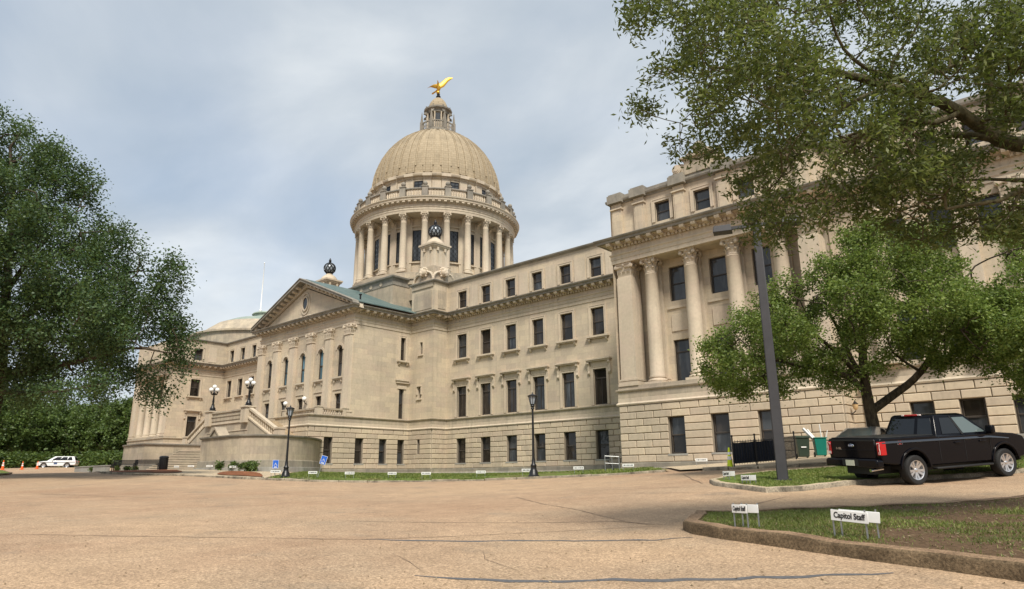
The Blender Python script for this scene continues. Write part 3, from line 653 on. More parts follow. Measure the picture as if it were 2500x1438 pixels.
for i in range(2, len(PATH)-2):
    F = Face(*PATH[i], *PATH[i+1]); n = max(1, round((F.L+.6)/.86))
    if F.d[1] < -.5 and i not in (8,) and F.L > 1: pass
    hid = F.n[0] < -.5                                                # faces turned away from the street side
    for k in range(n if not hid else 0):
        u = -.3+(F.L+.6)*(k+.5)/n
        if nmod < 230: link('modillion', mod, CAP, F.at(u, 0, HA+1.5), (0, 0, F.a)); nmod += 1
    m = int(F.L/.3)
    for k in range(m if not hid else 0):
        u = (k+.5)*F.L/m; q = [F.at(u+a, o_, z) for z in (HA+1.12, HA+1.335) for (a, o_) in ((-.085, .1), (.085, .1), (.085, .29), (-.085, .29))]
        den.add(q, [(0, 1, 2, 3), (4, 5, 6, 7), (0, 1, 5, 4), (1, 2, 6, 5), (2, 3, 7, 6), (3, 0, 4, 7)])
    if not hid and F.L > 3:
        k2 = max(2, round(F.L/BAY))
        for k in range(k2): link('medallion', med, CAP, F.at((k+.5)*F.L/k2, .04, HA+.96), (math.pi/2, 0, F.a))
part(den, 'dentils', 'trim', kind='stuff')
# ---- upper walls and their windows
ST_UP, ST_1 = (10.73, 13.3), (4.62, 7.75)
def two_rows(F, us, w=1.4, wallmat='ashlar'):
    wall('wing_wall', F, 4.5, HA+.05, [(u-w/2, u+w/2, ST_UP[0], ST_UP[1]) for u in us]+[(u-w/2, u+w/2, ST_1[0], ST_1[1]) for u in us], wallmat, .36)
    for u in us:
        window(F, u, *ST_UP, w, 'upper', .3); window(F, u, *ST_1, w, 'hood', .3, split=.74)
def attic(F, us, w=1.3, z0=16.22, z1=18.03, top=19.15):
    wall('attic_wall', F, ZC-.1, top, [(u-w/2, u+w/2, z0, z1) for u in us], 'ashlar', .36)
    for u in us: window(F, u, z0, z1, w, 'attic', .3)
    e = sorted([0]+list(us)+[F.L])
    for p, q in zip(e[:-1], e[1:]):                                  # plain raised panels between the windows
        m_ = (p+q)/2; hw = min(.62, (q-p)/2-.95)
        if hw > .2:
            v = [F.at(m_+a, o_, z) for o_ in (0, .05) for (a, z) in ((-hw, z0-.1), (hw, z0-.1), (hw, z1+.35), (-hw, z1+.35))]
            part(MB().add(v, [(4, 5, 6, 7), (0, 1, 5, 4), (1, 2, 6, 5), (2, 3, 7, 6), (3, 0, 4, 7)]), 'attic_panel', 'trim')
two_rows(Fw, wu); attic(Fw, wu)
two_rows(Flw, lu); attic(Flw, lu)
side_u = [-4.4-YP]
wall('wing_wall', Fls, 4.5, HA+.05, [(side_u[0]-.7, side_u[0]+.7, *ST_UP), (side_u[0]-.7, side_u[0]+.7, *ST_1)], 'ashlar', .36)
window(Fls, side_u[0], *ST_UP, 1.4, 'upper', .3); window(Fls, side_u[0], *ST_1, 1.4, 'hood', .3, split=.74); attic(Fls, side_u)
# block beside the portico
wall('corner_wall', Fb, 4.5, HA+.05, [(1.55, 1.97, 11.4, 12.74), (1.45, 1.87, 6.7, 7.93)], 'ashlar', .4); window(Fb, 1.76, 11.4, 12.74, .42, 'plain', .34); window(Fb, 1.66, 6.7, 7.93, .42, 'plain', .34)
wall('corner_wall', Fbs, 4.5, HA+.05, [], 'ashlar')
b = MB()
for u, z in ((1.76, 11.4), (1.66, 6.7)):
    p = Fb.at(u, 0, z); b.box(p[0]-.4, p[0]+.4, p[1]-.14, p[1]+.02, z-.14, z)
p = Fb.at(1.66, 0, 7.93); b.box(p[0]-.36, p[0]+.36, p[1]-.18, p[1]+.02, 7.95, 8.08)
for s in (-1, 1): b.box(p[0]+s*.36-.08, p[0]+s*.36+.08, p[1]-.12, p[1]+.02, 7.1, 7.9)
part(b, 'window_trim', 'trim')
for F in (Fb, Fbs):
    wall('corner_attic', F, ZC-.1, 19.15, [], 'ashlar')
    part(MB().add([F.at(a, .06, z) for a, z in ((.5, 16.3), (F.L-.4, 16.3), (F.L-.4, 18.3), (.5, 18.3))]+[F.at(a, 0, z) for a, z in ((.5, 16.3), (F.L-.4, 16.3), (F.L-.4, 18.3), (.5, 18.3))], [(0, 1, 2, 3), (0, 1, 5, 4), (1, 2, 6, 5), (2, 3, 7, 6), (3, 0, 4, 7)]), 'attic_panel', 'ashlar_old')
wall('corner_attic', Face(PX1, 8, PX1, YB), ZC-.1, 19.15, [], 'ashlar_old')
COP = [(-.5, 19.13), (.06, 19.13), (.1, 19.2), (.24, 19.26), (.28, 19.36), (.28, 19.42), (-.5, 19.46)]
for pth in ([(PX1, 8), (PX1, YB), (BX, YB), (BX, 0), (VX0, 0)], [(LX1, YP), (LX1, 0), (LBX, 0), (LBX, YB), (PX0, YB), (PX0, 8)]): part(MB().sweep(COP, pth), 'coping', 'cornice')
part(MB().box(BX-.2, VX0, .3, 20, 18.6, 18.9).box(PX1+.3, BX-.3, -1.7, 10, 18.6, 18.9).box(LX1, LBX+.3, .3, 20, 18.6, 18.9).box(VX0+.3, VX1-.3, YP+.6, 20, 18.6, 18.9).box(VX1-.3, XE-.3, YR+.4, 20, 18.6, 18.9).box(LX0+.3, LX1-.3, YP+.6, 20, 18.6, 18.9).box(LBX-.3, PX0-.3, -1.7, 10, 18.6, 18.9), 'flat_roof', 'roof')
# ---- columns
def capital(r):
    b = MB(); b.lathe([(r*.86, 0), (r*.92, .06), (r*.86, .1), (r*.8, .3), (r*.86, .7), (r*1.08, .95), (r*1.15, 1.0)], 16)
    for ring, (z, hh, n, off, o_) in enumerate(((.1, .36, 8, 0, .98), (.38, .38, 8, .5, 1.08))):
        for k in range(n):
            a = 2*math.pi*(k+off)/n; c, s = math.cos(a), math.sin(a); t = np.array((-s, c, 0)); rr = np.array((c, s, 0)); w = r*.3
            pts = [(rr*r*.82, -w, z), (rr*r*.82, w, z), (rr*r*.92, w*1.1, z+hh*.7), (rr*r*(o_+.16), w*.7, z+hh), (rr*r*(o_+.22), w*.3, z+hh*.8), (rr*r*(o_+.22), -w*.3, z+hh*.8), (rr*r*(o_+.16), -w*.7, z+hh), (rr*r*.92, -w*1.1, z+hh*.7)]
            v = [tuple(q+t*e)[:2]+(zz,) for q, e, zz in pts]; b.add(v, [(0, 1, 2, 7), (7, 2, 3, 6), (6, 3, 4, 5)])
    for k in range(4):
        a = math.pi/4+k*math.pi/2; c, s = math.cos(a), math.sin(a)
        b.tube((c*r*1.1, s*r*1.1, .72), (c*r*1.42, s*r*1.42, .9), .06*r/.5, .16*r/.5, 6); b.sphere((c*r*1.4, s*r*1.4, .86), .15*r/.5, 6, 4)
        a += math.pi/4; b.sphere((math.cos(a)*r*1.12, math.sin(a)*r*1.12, .98), .11*r/.5, 6, 4)
    k = r*1.3; pts = []
    for i in range(4):
        a = math.pi/4+i*math.pi/2; pts.append((math.cos(a-.06)*k*1.2, math.sin(a-.06)*k*1.2)); pts.append((math.cos(a+.06)*k*1.2, math.sin(a+.06)*k*1.2)); pts.append((math.cos(a+math.pi/4)*k*.82, math.sin(a+math.pi/4)*k*.82))
    b.prism(pts, (0, 0, .98), (1, 0, 0), (0, 1, 0), (0, 0, .14)); return b.mesh('capital', M['trim'], 40)
def shaft(r, h): return MB().lathe([(r*1.06, 0), (r, .08), (r, h*.33), (r*.97, h*.6), (r*.86, h-.1), (r*.92, h-.06), (r*.86, h)], 20).mesh('column', M['column'], 40)
def cbase(r): return MB().box(-r*1.36, r*1.36, -r*1.36, r*1.36, 0, .16).lathe([(r*1.3, .16), (r*1.36, .24), (r*1.3, .32), (r*1.14, .35), (r*1.1, .42), (r*1.2, .46), (r*1.2, .54), (r*1.04, .58)], 20).mesh('base', M['column'], 40)
CAPM, SHM, BSM = capital(.5), shaft(.52, HA-1.12-5.35), cbase(.5)
def column(x, y, z=4.77):
    o = link('column', SHM, CAP, (x, y, z+.58)); link('base', BSM, o, (0, 0, -.58)); link('capital', CAPM, o, (0, 0, HA-1.12-5.35), (0, 0, 0)); return o
def sqcap(w):
    b = MB(); h = w/2; b.frustum((0, 0), h, h, h*.98, h*.98, 0, .1)
    b.frustum((0, 0), h*.96, h*.96, h*1.12, h*1.12, .1, .98)
    for f in range(4):
        R_ = Matrix.Rotation(f*math.pi/2, 3, 'Z')
        for (z, hh, n, o_) in ((.1, .34, 3, .12), (.4, .36, 2, .18)):
            for k in range(n):
                x = (k-(n-1)/2)*w/n; e = w/n*.36; pts = [(x-e, -h*.97, z), (x+e, -h*.97, z), (x+e*1.05, -h-.03, z+hh*.7), (x+e*.7, -h-o_, z+hh), (x-e*.7, -h-o_, z+hh), (x-e*1.05, -h-.03, z+hh*.7)]
                b.add([tuple(R_@Vector(q)) for q in pts], [(0, 1, 2, 5), (5, 2, 3, 4)])
        q = R_@Vector((-h*1.12, -h*1.12, .84)); b.sphere(tuple(q), .17, 6, 4); q = R_@Vector((0, -h*1.15, .96)); b.sphere(tuple(q), .12, 6, 4)
        for s in (-.45, .45): q = R_@Vector((s*w, -h*1.1, .8)); b.sphere(tuple(q), .13, 6, 4)
    b.box(-h*1.2, h*1.2, -h*1.2, h*1.2, .98, 1.12); return b.mesh('capital', M['trim'], 40)
SQC = sqcap(1.15); SQC2 = sqcap(1.0)
def pilaster(x, y, w, d, z0, z1, capm=SQC, k=1.0, base=True, rz=0):
    h = z1-z0; b = MB().frustum((0, 0), w/2, d/2, w/2*.93, d/2*.97, .5 if base else 0, h-1.12)
    o = link('pilaster', b.mesh('pilaster', M['column']), CAP, (x, y, z0), (0, 0, rz))
    if base: link('base', MB().box(-w/2-.16, w/2+.16, -d/2-.16, d/2+.16, 0, .16).box(-w/2-.12, w/2+.12, -d/2-.12, d/2+.12, .16, .3).box(-w/2-.05, w/2+.05, -d/2-.05, d/2+.05, .3, .38).box(-w/2-.09, w/2+.09, -d/2-.09, d/2+.09, .38, .5).mesh('base', M['trim']), o)
    link('capital', capm, o, (0, 0, h-1.12), scale=(k, (d/w*1.25 if d < w else 1)*k, 1)); return o
# pavilion: recessed wall behind the columns
YW = -6.5
Fpw = Face(VX0, YW, VX1, YW); pu = [28.85-VX0, 32.0-VX0, 35.1-VX0]
wall('pavilion_wall', Fpw, 4.5, HA, [(u-.62, u+.62, *ST_UP) for u in pu]+[(u-.62, u+.62, 4.75, 7.9) for u in pu], 'ashlar', .36)
for u in pu: window(Fpw, u, *ST_UP, 1.24, 'plain', .3, 'glass2'); window(Fpw, u, 4.75, 7.9, 1.24, 'plain', .3, 'glass2', split=.72)
for u in pu:
    x = VX0+u; part(MB().box(x-.62, x+.62, YW-.07, YW+.02, 8.5, 9.75), 'spandrel_panel', 'trim', bevel=.02); part(MB().box(x-.85, x+.85, YW-.1, YW+.02, 10.15, 10.32), 'window_sill', 'trim')
part(MB().box(VX0-.05, VX1+.05, YP-.05, YW+.1, 4.5, 4.62).box(VX0-.02, VX1+.02, YP-.02, YW+.1, 4.62, 4.77), 'column_plinth', 'ashlar_old')
part(MB().box(VX0+.1, VX1-.1, YP+.1, YW+.1, HA-.02, HA+.1), 'portico_ceiling', 'trim')
for x in (27.3, 30.45, 33.55, 36.7): column(x, YP+.72)
for x in (25.35, 38.65): pilaster(x, YP+.72, 1.3, 1.3, 4.77, HA)
for x in (27.3, 30.45, 33.55, 36.7): pilaster(x, YW-.12, .95, .3, 4.77, HA, SQC2, .8)
wall('pavilion_side', Face(VX1, YP+1.5, VX1, YR), 4.5, HA, [], 'ashlar'); wall('pavilion_side', Face(VX1, YP+.1, VX1, YR), 3.4, 4.6, [], 'ashlar')
Fpa = Face(VX0, YP+.1, VX1, YP+.1); au = [28.9-VX0, 32.0-VX0, 35.1-VX0]
wall('attic_wall', Fpa, ZC-.1, 19.0, [(u-.6, u+.6, 16.4, 17.9) for u in au], 'ashlar', .36)
for u in au: window(Fpa, u, 16.4, 17.9, 1.2, 'attic', .3, 'glass2')
wall('attic_wall', Face(VX1, YP+.1, VX1, YR), ZC-.1, 19.0, [], 'ashlar'); wall('attic_wall', Face(VX0, 0, VX0, YP+.1), ZC-.1, 19.0, [], 'ashlar')
PCOP = [(-.5, 18.6), (.05, 18.6), (.08, 18.7), (.26, 18.78), (.3, 18.9), (.3, 19.0), (.18, 19.06), (.18, 19.2), (-.5, 19.24)]
part(MB().sweep(PCOP, [(VX0, 6), (VX0, YP+.1), (VX1, YP+.1), (VX1, YR), (XE, YR)]), 'coping', 'cornice')
for x in (25.15, 27.1, 30.35, 33.65, 36.9, 38.85):
    o = part(MB().box(x-.42, x+.42, YP-.16, YP+.12, ZC, 18.58).box(x-.3, x+.3, YP-.2, YP-.16, ZC+.2, 18.0).box(x-.5, x+.5, YP-.3, YP+.12, 18.1, 18.2), 'attic_pilaster', 'ashlar')
    part(MB().box(x-.62, x+.62, YP-.46, YP+.3, 18.62, 19.26).box(x-.55, x+.55, YP-.36, YP+.3, 19.26, 19.38), 'coping_block', 'cornice')
# crest with scrolls and ball
part(MB().box(30.95, 33.05, YP-.15, YP+.9, 19.2, 20.35).box(30.75, 33.25, YP-.35, YP+1.1, 20.35, 20.5).box(31.3, 32.7, YP, YP+.7, 20.5, 20.7), 'crest_block', 'ashlar_old')
part(MB().sphere((32, YP+.35, 21.15), .5, 14, 10), 'crest_ball', 'base', smooth=60)
for s in (-1, 1):
    pts = [(0, 0), (1.5, 0), (1.55, .18), (1.3, .22), (1.1, .3), (.95, .6), (.75, .85), (.4, .98), (.1, .9), (0, .8)]; part(MB().prism([(32+s*(1.06+p[0]*.85), 19.24+p[1]*.95) for p in pts], (0, YP-.1, 0), (1, 0, 0), (0, 0, 1), (0, .7, 0)), 'crest_scroll', 'ashlar_old')
    b = MB(); [b.lathe([(.36-.1*k, 0), (.36-.1*k, .1+.04*k), (.29-.1*k, .1+.04*k)], 14, cap=True) for k in range(3)]; part(b, 'scroll_roundel', 'trim', loc=(32+s*1.62, YP-.1, 19.78), rot=(math.pi/2, 0, 0))
    part(MB().prism([(0, 0), (.5, 0), (.42, .35), (.2, .42), (.05, .3)], (0, 0, 0), (s, 0, 0), (0, 0, 1), (0, .4, 0)), 'crest_leaf', 'trim', loc=(32+s*.45, YP+.1, 20.52))
# end wall right of the pavilion
wall('end_wing_wall', Fr, 4.5, HA+.05, [(u-.58, u+.58, *ST_UP) for u, w in rw]+[(u-.58, u+.58, 4.75, 7.9) for u, w in rw], 'ashlar', .36)
for u, w in rw: window(Fr, u, *ST_UP, 1.16, 'plain', .3); window(Fr, u, 4.75, 7.9, 1.16, 'plain', .3, split=.72)
for i in range(8): pilaster(VX1+2.4+2.35*i, YR-.2, .95, .55, 4.6, HA, SQC2)
attic(Fr, [u for u, w in rw], 1.0, 16.4, 17.9, 18.65)
# left pavilion seen end-on
Flw2 = Face(LX0, YW, LX1-.6, YW); wall('pavilion_wall', Flw2, 4.5, HA, [(2.5+3.1*i, 3.7+3.1*i, *ST_1) for i in range(4)], 'ashlar', .36)
for i in range(4): window(Flw2, 3.1+3.1*i, *ST_1, 1.2, 'plain', .3)
part(MB().box(LX0, LX1+.05, YP-.05, YW+.1, 4.5, 4.77), 'column_plinth', 'ashlar_old'); part(MB().box(LX0+.1, LX1-.1, YP+.1, YW+.1, HA-.02, HA+.1), 'portico_ceiling', 'trim')
for x in (-64.3, -61.6, -58.9, -56.2): column(x, YP+.72)
for x in (-65.95, -54.15): pilaster(x, YP+.72, 1.3, 1.3, 4.77, HA)
wall('attic_wall', Face(LX0, YP, LX1, YP), ZC-.1, 19.15, [], 'ashlar')
# ---- the pedimented portico
PC = (PX0+PX1)/2; Ff = Face(PX0, YF, PX1, YF); bays = [9.35+(i-2)*3.5 for i in range(5)]
lowz, arcz = (5.05, 7.0), (8.74, 12.0)
holes = [(u-.55, u+.55, *lowz) for u in bays]+[(u-.5, u+.5, arcz[0], arcz[1]) for u in bays]
wall('portico_wall', Ff, 4.5, HA+.05, holes, 'ashlar', .4)
for i, u in enumerate(bays):
    window(Ff, u, *lowz, 1.1, 'plain', .34)
    o = window(Ff, u, *arcz, 1.0, 'plain', .34, 'glass_blue' if i in (1, 2, 3) else None, split=.45)
    x = PX0+u; zs = arcz[1]-.5; b = MB()
    for s in (-1, 1):                                                # spandrels that turn the opening into an arch
        pts = [(s*.5, .5)]+[(s*.5*math.cos(a), .5*math.sin(a)) for a in np.linspace(0, math.pi/2, 9)]; b.prism(pts, (x, YF, zs), (1, 0, 0), (0, 0, 1), (0, .3, 0))
    part(b, 'spandrel', 'trim'); b = MB()
    for k in range(12):
        a0, a1 = math.pi*k/12, math.pi*(k+1)/12; q = []
        for rr, yy in ((.5, -.06), (.72, -.06), (.72, .02)): q += [(x+rr*math.cos(a0), YF+yy, zs+rr*math.sin(a0)), (x+rr*math.cos(a1), YF+yy, zs+rr*math.sin(a1))]
        b.add(q, [(0, 1, 3, 2), (2, 3, 5, 4)])
    part(b, 'arch_moulding', 'trim')
    b = MB().box(x-.95, x+.95, YF-.25, YF+.02, arcz[0]-.22, arcz[0]-.06).box(x-.85, x+.85, YF-.15, YF+.02, arcz[0]-.34, arcz[0]-.22)
    for s in (-1, 1): b.box(x+s*.62-.1, x+s*.62+.1, YF-.14, YF+.02, arcz[0]-.6, arcz[0]-.34)
    part(b, 'window_sill', 'trim'); part(MB().box(x-.85, x+.85, YF-.08, YF+.02, 7.35, 7.47), 'lintel_moulding', 'trim')
for i in range(6):
    x = PX0+9.35+(i-2.5)*3.5; x = min(max(x, PX0+.6), PX1-.6); pilaster(x, YF-.14, 1.1, .46, 4.55, HA, SQC, 1.0)
Fsd = Face(PX1, YF, PX1, YB); slit = -3.07-YF
wall('portico_side', Fsd, 4.5, HA+.05, [(slit-.33, slit+.33, 10.79, 13.3), (slit-.33, slit+.33, 4.62, 7.75)], 'ashlar', .4)
window(Fsd, slit, 10.79, 13.3, .66, 'upper', .3); window(Fsd, slit, 4.62, 7.75, .66, 'plain', .3)
p = Fsd.at(slit, 0, 0); part(MB().box(p[0]-.02, p[0]+.3, p[1]-.9, p[1]+.9, 8.6, 8.75).box(p[0]-.02, p[0]+.2, p[1]-.8, p[1]+.8, 8.35, 8.6).box(p[0]-.02, p[0]+.08, p[1]-.6, p[1]+.6, 7.75, 8.1), 'window_hood', 'trim')
# pediment
APX, EV = 20.1, ZC; hw = (PX1-PX0)/2+1.0
part(MB().prism([(PX0, EV), (PX1, EV), (PC, APX-.75)], (0, YF+.02, 0), (1, 0, 0), (0, 0, 1), (0, .3, 0)), 'tympanum', 'ashlar')
slope = math.atan2(APX-EV-.15, hw); L_ = (hw)/math.cos(slope)
for s in (-1, 1):
    def rk(a, b_, y0, y1): return [(PC+s*(hw-t*math.cos(slope))-s*math.sin(slope)*n_*1.0, EV+.1+t*math.sin(slope)+math.cos(slope)*n_) for t, n_ in ((0, a), (L_+math.tan(slope)*a*.98, a), (L_+math.tan(slope)*b_*.98, b_), (0, b_))]
    for nm, a, b_, y0, d in (('raking_cornice', -.02, .26, YF-1.02, 1.3), ('raking_bed', -.5, -.025, YF-.2, .4), ('raking_gutter', .265, .34, YF-1.1, 1.4)):
        pts = [(PC+s*(hw-t*math.cos(slope)-math.sin(slope)*n_), EV+.1+t*math.sin(slope)+math.cos(slope)*n_) for t, n_ in ((0, a), (L_-math.tan(slope)*0, a), (L_, b_), (0, b_))]
        pts[1] = (PC, EV+.1+hw*math.tan(slope)+a/math.cos(slope)); pts[2] = (PC, EV+.1+hw*math.tan(slope)+b_/math.cos(slope))
        part(MB().prism(pts, (0, y0, 0), (1, 0, 0), (0, 0, 1), (0, d, 0)), nm, 'cornice' if nm != 'raking_bed' else 'trim')
    for k in range(12):
        t = .7+k*(L_-1.0)/12; x, z = PC+s*(hw-t*math.cos(slope)), EV+.1+t*math.sin(slope); o = link('modillion', mod, CAP, (x, YF, z), (0, -s*-slope, 0))
    roof = MB().prism([(PC+s*(hw+.05), EV+.34), (PC, EV+.1+hw*math.tan(slope)+.4), (PC, EV+.1+hw*math.tan(slope)+.30), (PC+s*(hw+.05), EV+.24)], (0, YF-.3, 0), (1, 0, 0), (0, 0, 1), (0, 12.5, 0)); part(roof, 'gable_roof', 'roof')
b = MB(); ow = []
for rr, k in ((1.0, .07), (.62, .12)):
    for i in range(24):
        a0, a1 = 2*math.pi*i/24, 2*math.pi*(i+1)/24; q = []
        for e in (rr, rr+.16): q += [(PC-.2+e*.8*math.cos(a), YF-k, 17.65+e*1.12*math.sin(a)) for a in (a0, a1)]
        q += [(v[0], YF+.03, v[2]) for v in q]; b.add(q, [(0, 1, 3, 2), (2, 3, 7, 6), (0, 1, 5, 4)])
o = part(b, 'oval_window', 'trim'); g = MB().prism([(.64*.8*math.cos(a), .64*1.12*math.sin(a)) for a in np.linspace(0, 2*math.pi, 24, False)], (PC-.2, YF-.02, 17.65), (1, 0, 0), (0, 0, 1), (0, .03, 0)); part(g, 'pane', 'glass2', o)
b = MB(); r_ = random.Random(4)
for k in range(26): t = r_.uniform(-1, 1); b.sphere((PC-.2+t*1.5, YF-.05, 16.02+r_.random()*.28*(1-abs(t)*.6)), .1, 6, 4)
part(b, 'carved_garland', 'trim', smooth=60)
part(MB().tube((PX1-.5, YF+.9, EV+.3), (PX1-.5, YF+.9, EV+1.5), .09, n=8).tube((PX1-.5, YF+.9, EV+1.45), (PX1-.5, YF+.9, EV+1.55), .17, n=8), 'vent_pipe', 'iron')
# balcony with balusters, globe lamps
def balprof(r=.1): return [(r*.75, 0), (r*.75, .07), (r*.5, .1), (r*1.0, .26), (r*.95, .32), (r*.5, .52), (r*.72, .56), (r*.72, .62)]
BALM = MB().lathe(balprof(), 8).mesh('baluster', M['column'], 50)
part(MB().box(PX0+.1, PX1-.1, YBAL+.1, YF, 4.0, 4.28), 'balcony_floor', 'ashlar_old')
def balustrade(F, z, u0, u1, posts, n, bal_h=.62, parent=CAP, post_w=.55):
    part(MB().add([F.at(u, o_, zz) for u in (u0, u1) for (o_, zz) in ((-.22, z), (.22, z), (.22, z+.16), (-.22, z+.16))], [(0, 1, 5, 4), (1, 2, 6, 5), (2, 3, 7, 6), (3, 0, 4, 7), (0, 1, 2, 3), (4, 5, 6, 7)]), 'balustrade_base', 'trim')
    part(MB().add([F.at(u, o_, zz) for u in (u0, u1) for (o_, zz) in ((-.2, z+.78), (.2, z+.78), (.24, z+.94), (-.24, z+.94))], [(0, 1, 5, 4), (1, 2, 6, 5), (2, 3, 7, 6), (3, 0, 4, 7), (0, 1, 2, 3), (4, 5, 6, 7)]), 'handrail', 'trim')
    for u in posts: q = F.at(u, 0, z); part(MB().cbox((q[0], q[1], z+.5), (post_w, post_w, 1.0)).cbox((q[0], q[1], z+1.03), (post_w+.1, post_w+.1, .1)), 'balustrade_post', 'trim')
    for k in range(n):
        u = u0+(u1-u0)*(k+.5)/n
        if all(abs(u-q) > post_w*.6 for q in posts): link('baluster', BALM, CAP, F.at(u, 0, z+.16), (0, 0, F.a))
YBR = -12.85
balustrade(Face(PX1-.3, YBR, PX1-.3, YF-.3), 4.27, 0, YF-.3-YBR, [0.0, 2.9], 12)
balustrade(Face(-12.2, YBR, PX1-.3, YBR), 4.27, 0, PX1-.3+12.2, [0.0], 22)
balustrade(Face(PX0+.3, YBR, -18.6, YBR), 4.27, 0, -18.6-PX0-.3, [0.0], 22)
# ---- dome
DX, DY = -14.7, 9.0
part(MB().box(-20.65, -8.75, -2.6, 19, 15.5, 20.75), 'podium', 'ashlar_old'); part(MB().sweep([(-.3, 20.0), (.06, 20.0), (.06, 20.7), (.2, 20.78), (.34, 20.83), (.38, 21.0), (-.3, 21.05)], [(-20.65, 19), (-20.65, -2.6), (-8.75, -2.6), (-8.75, 19)]), 'podium_cornice', 'cornice'); part(MB().box(-26.5, -2.6, -.2, 19, 18.5, 20.6), 'podium_wing', 'ashlar_old')
for k in range(5): link('medallion', med, CAP, (-18.5+k*1.9, -2.67, 20.35), (math.pi/2, 0, 0))
part(MB().lathe([(11.3, 20.4), (11.3, 20.95), (11.45, 21.0), (11.45, 21.25), (11.2, 21.3), (11.2, 21.65), (10.9, 21.7), (10.9, 22.0), (2, 22.02)], 72, (DX, DY, 0)), 'stylobate', 'ashlar_old', smooth=35)
DR, DRW, A0 = 10.15, 8.45, math.radians(-41.6)
part(MB().lathe([(DRW, 21.9), (DRW, 29.9)], 72, (DX, DY, 0), cap=False), 'drum_wall', 'ashlar', smooth=35)
part(MB().lathe([(DRW-.2, 29.75), (9.55, 29.72), (9.55, 29.64), (10.62, 29.64), (10.66, 29.95), (10.7, 29.97), (10.7, 30.2), (10.78, 30.26), (10.78, 30.34), (10.66, 30.36), (10.66, 30.8), (10.74, 30.86), (10.9, 30.95), (11.25, 31.02), (11.28, 31.22), (11.4, 31.34), (11.4, 31.4), (8.2, 31.5)], 96, (DX, DY, 0), cap=False), 'drum_entablature', 'trim', smooth=35)
DCAP, DSH, DBS = capital(.4), shaft(.42, 29.64-1.12-22.78), cbase(.42)
for k in range(24):
    a = A0+math.radians(7.5+15*k); c, s = math.cos(a), math.sin(a)
    o = link('column', DSH, CAP, (DX+DR*c, DY+DR*s, 22.78), (0, 0, a)); link('base', DBS, o, (0, 0, -.58)); link('capital', DCAP, o, (0, 0, 29.64-1.12-22.78))
    if math.cos(a-A0) > -.3:
        q = link('pilaster', wmesh(('dp',), lambda: MB().box(-.1, .16, -.42, .42, 22.2, 29.7).mesh('pilaster', M['trim'])), CAP, (DX+DRW*c, DY+DRW*s, 0), (0, 0, a))
        link('ceiling_bracket', wmesh(('db',), lambda: MB().prism([(0, 0), (1.3, 0), (1.3, -.2), (.5, -.35), (.2, -.8), (0, -.85)], (0, -.2, 29.7), (1, 0, 0), (0, 0, 1), (0, .4, 0)).mesh('ceiling_bracket', M['trim'])), CAP, (DX+DRW*c, DY+DRW*s, 0), (0, 0, a))
    a2 = A0+math.radians(15*k)
    if math.cos(a2-A0) > -.25:
        c, s = math.cos(a2), math.sin(a2); F = Face(DX+DRW*c-s*-1, DY+DRW*s+c*-1, DX+DRW*c+s*-1, DY+DRW*s-c*-1)
        R3 = a2+math.pi/2
        def wf():
            b = MB().box(-.62, -.54, -.1, .0, 0, 3.9).box(.54, .62, -.1, 0, 0, 3.9).box(-.54, .54, -.1, 0, 0, .08).box(-.54, .54, -.1, 0, 3.82, 3.9)
            for i in range(6):
                z = .08+i*.62
                for x0, x1 in ((-.54, 0), (0, .54), (.54, 0), (0, -.54)): b.tube((x0, -.06, z), (x1, -.06, z+.62), .02, n=4)
            b.tube((0, -.06, .08), (0, -.06, 3.82), .02, n=4); return b.mesh('window', M['iron'])
        o = link('window', wmesh(('dw',), wf), CAP, (DX+(DRW-.03)*c, DY+(DRW-.03)*s, 24.15), (0, 0, R3)); link('pane', wmesh(('dg',), lambda: MB().box(-.56, .56, -.05, -.03, .05, 3.85).mesh('pane', M['glass2'])), o)
        link('surround', wmesh(('ds',), lambda: MB().box(-.86, -.62, -.14, .1, -.2, 4.1).box(.62, .86, -.14, .1, -.2, 4.1).box(-.62, .62, -.14, .1, 3.9, 4.1).box(-.95, .95, -.22, .1, -.32, -.2).box(-.95, .95, -.2, .1, 4.35, 4.5).mesh('surround', M['trim'])), o)
# drum cornice blocks and balustrade
dmod = MB().box(-.17, .17, -.02, .42, -.2, 0).mesh('modillion', M['trim'])
for k in range(96):
    a = A0+2*math.pi*(k+.5)/96
    if math.cos(a-A0) > -.15: link('modillion', dmod, CAP, (DX+10.78*math.cos(a), DY+10.78*math.sin(a), 31.03), (0, 0, a-math.pi/2))
b = MB()
for k in range(300):
    a = A0+2*math.pi*k/300
    if math.cos(a-A0) > -.15: c, s = math.cos(a), math.sin(a); b.add([(DX+r*c-s*t, DY+r*s+c*t, z) for z in (30.72, 30.85) for r, t in ((10.66, -.06), (10.66, .06), (10.78, .06), (10.78, -.06))], [(0, 1, 2, 3), (4, 5, 6, 7), (0, 1, 5, 4), (1, 2, 6, 5), (2, 3, 7, 6), (3, 0, 4, 7)])
part(b, 'dentils', 'trim', kind='stuff')
BR = 10.55
part(MB().lathe([(BR-.25, 31.45), (BR-.25, 31.75), (BR+.25, 31.75), (BR+.25, 31.42)], 96, (DX, DY, 0), cap=False), 'balustrade_base', 'cornice', smooth=30)
part(MB().lathe([(BR-.2, 32.58), (BR-.2, 32.76), (BR+.2, 32.76), (BR+.23, 32.67), (BR+.18, 32.57), (BR-.2, 32.58)], 96, (DX, DY, 0), cap=False), 'handrail', 'cornice', smooth=30)
DBAL = MB().lathe([(r*1.25, z*1.37) for r, z in balprof(.1)], 8).mesh('baluster', M['column'], 50)
dpost = MB().box(-.34, .34, -.36, .36, 31.42, 32.85).box(-.42, .42, -.42, .42, 32.85, 32.96).mesh('balustrade_post', M['cornice'])
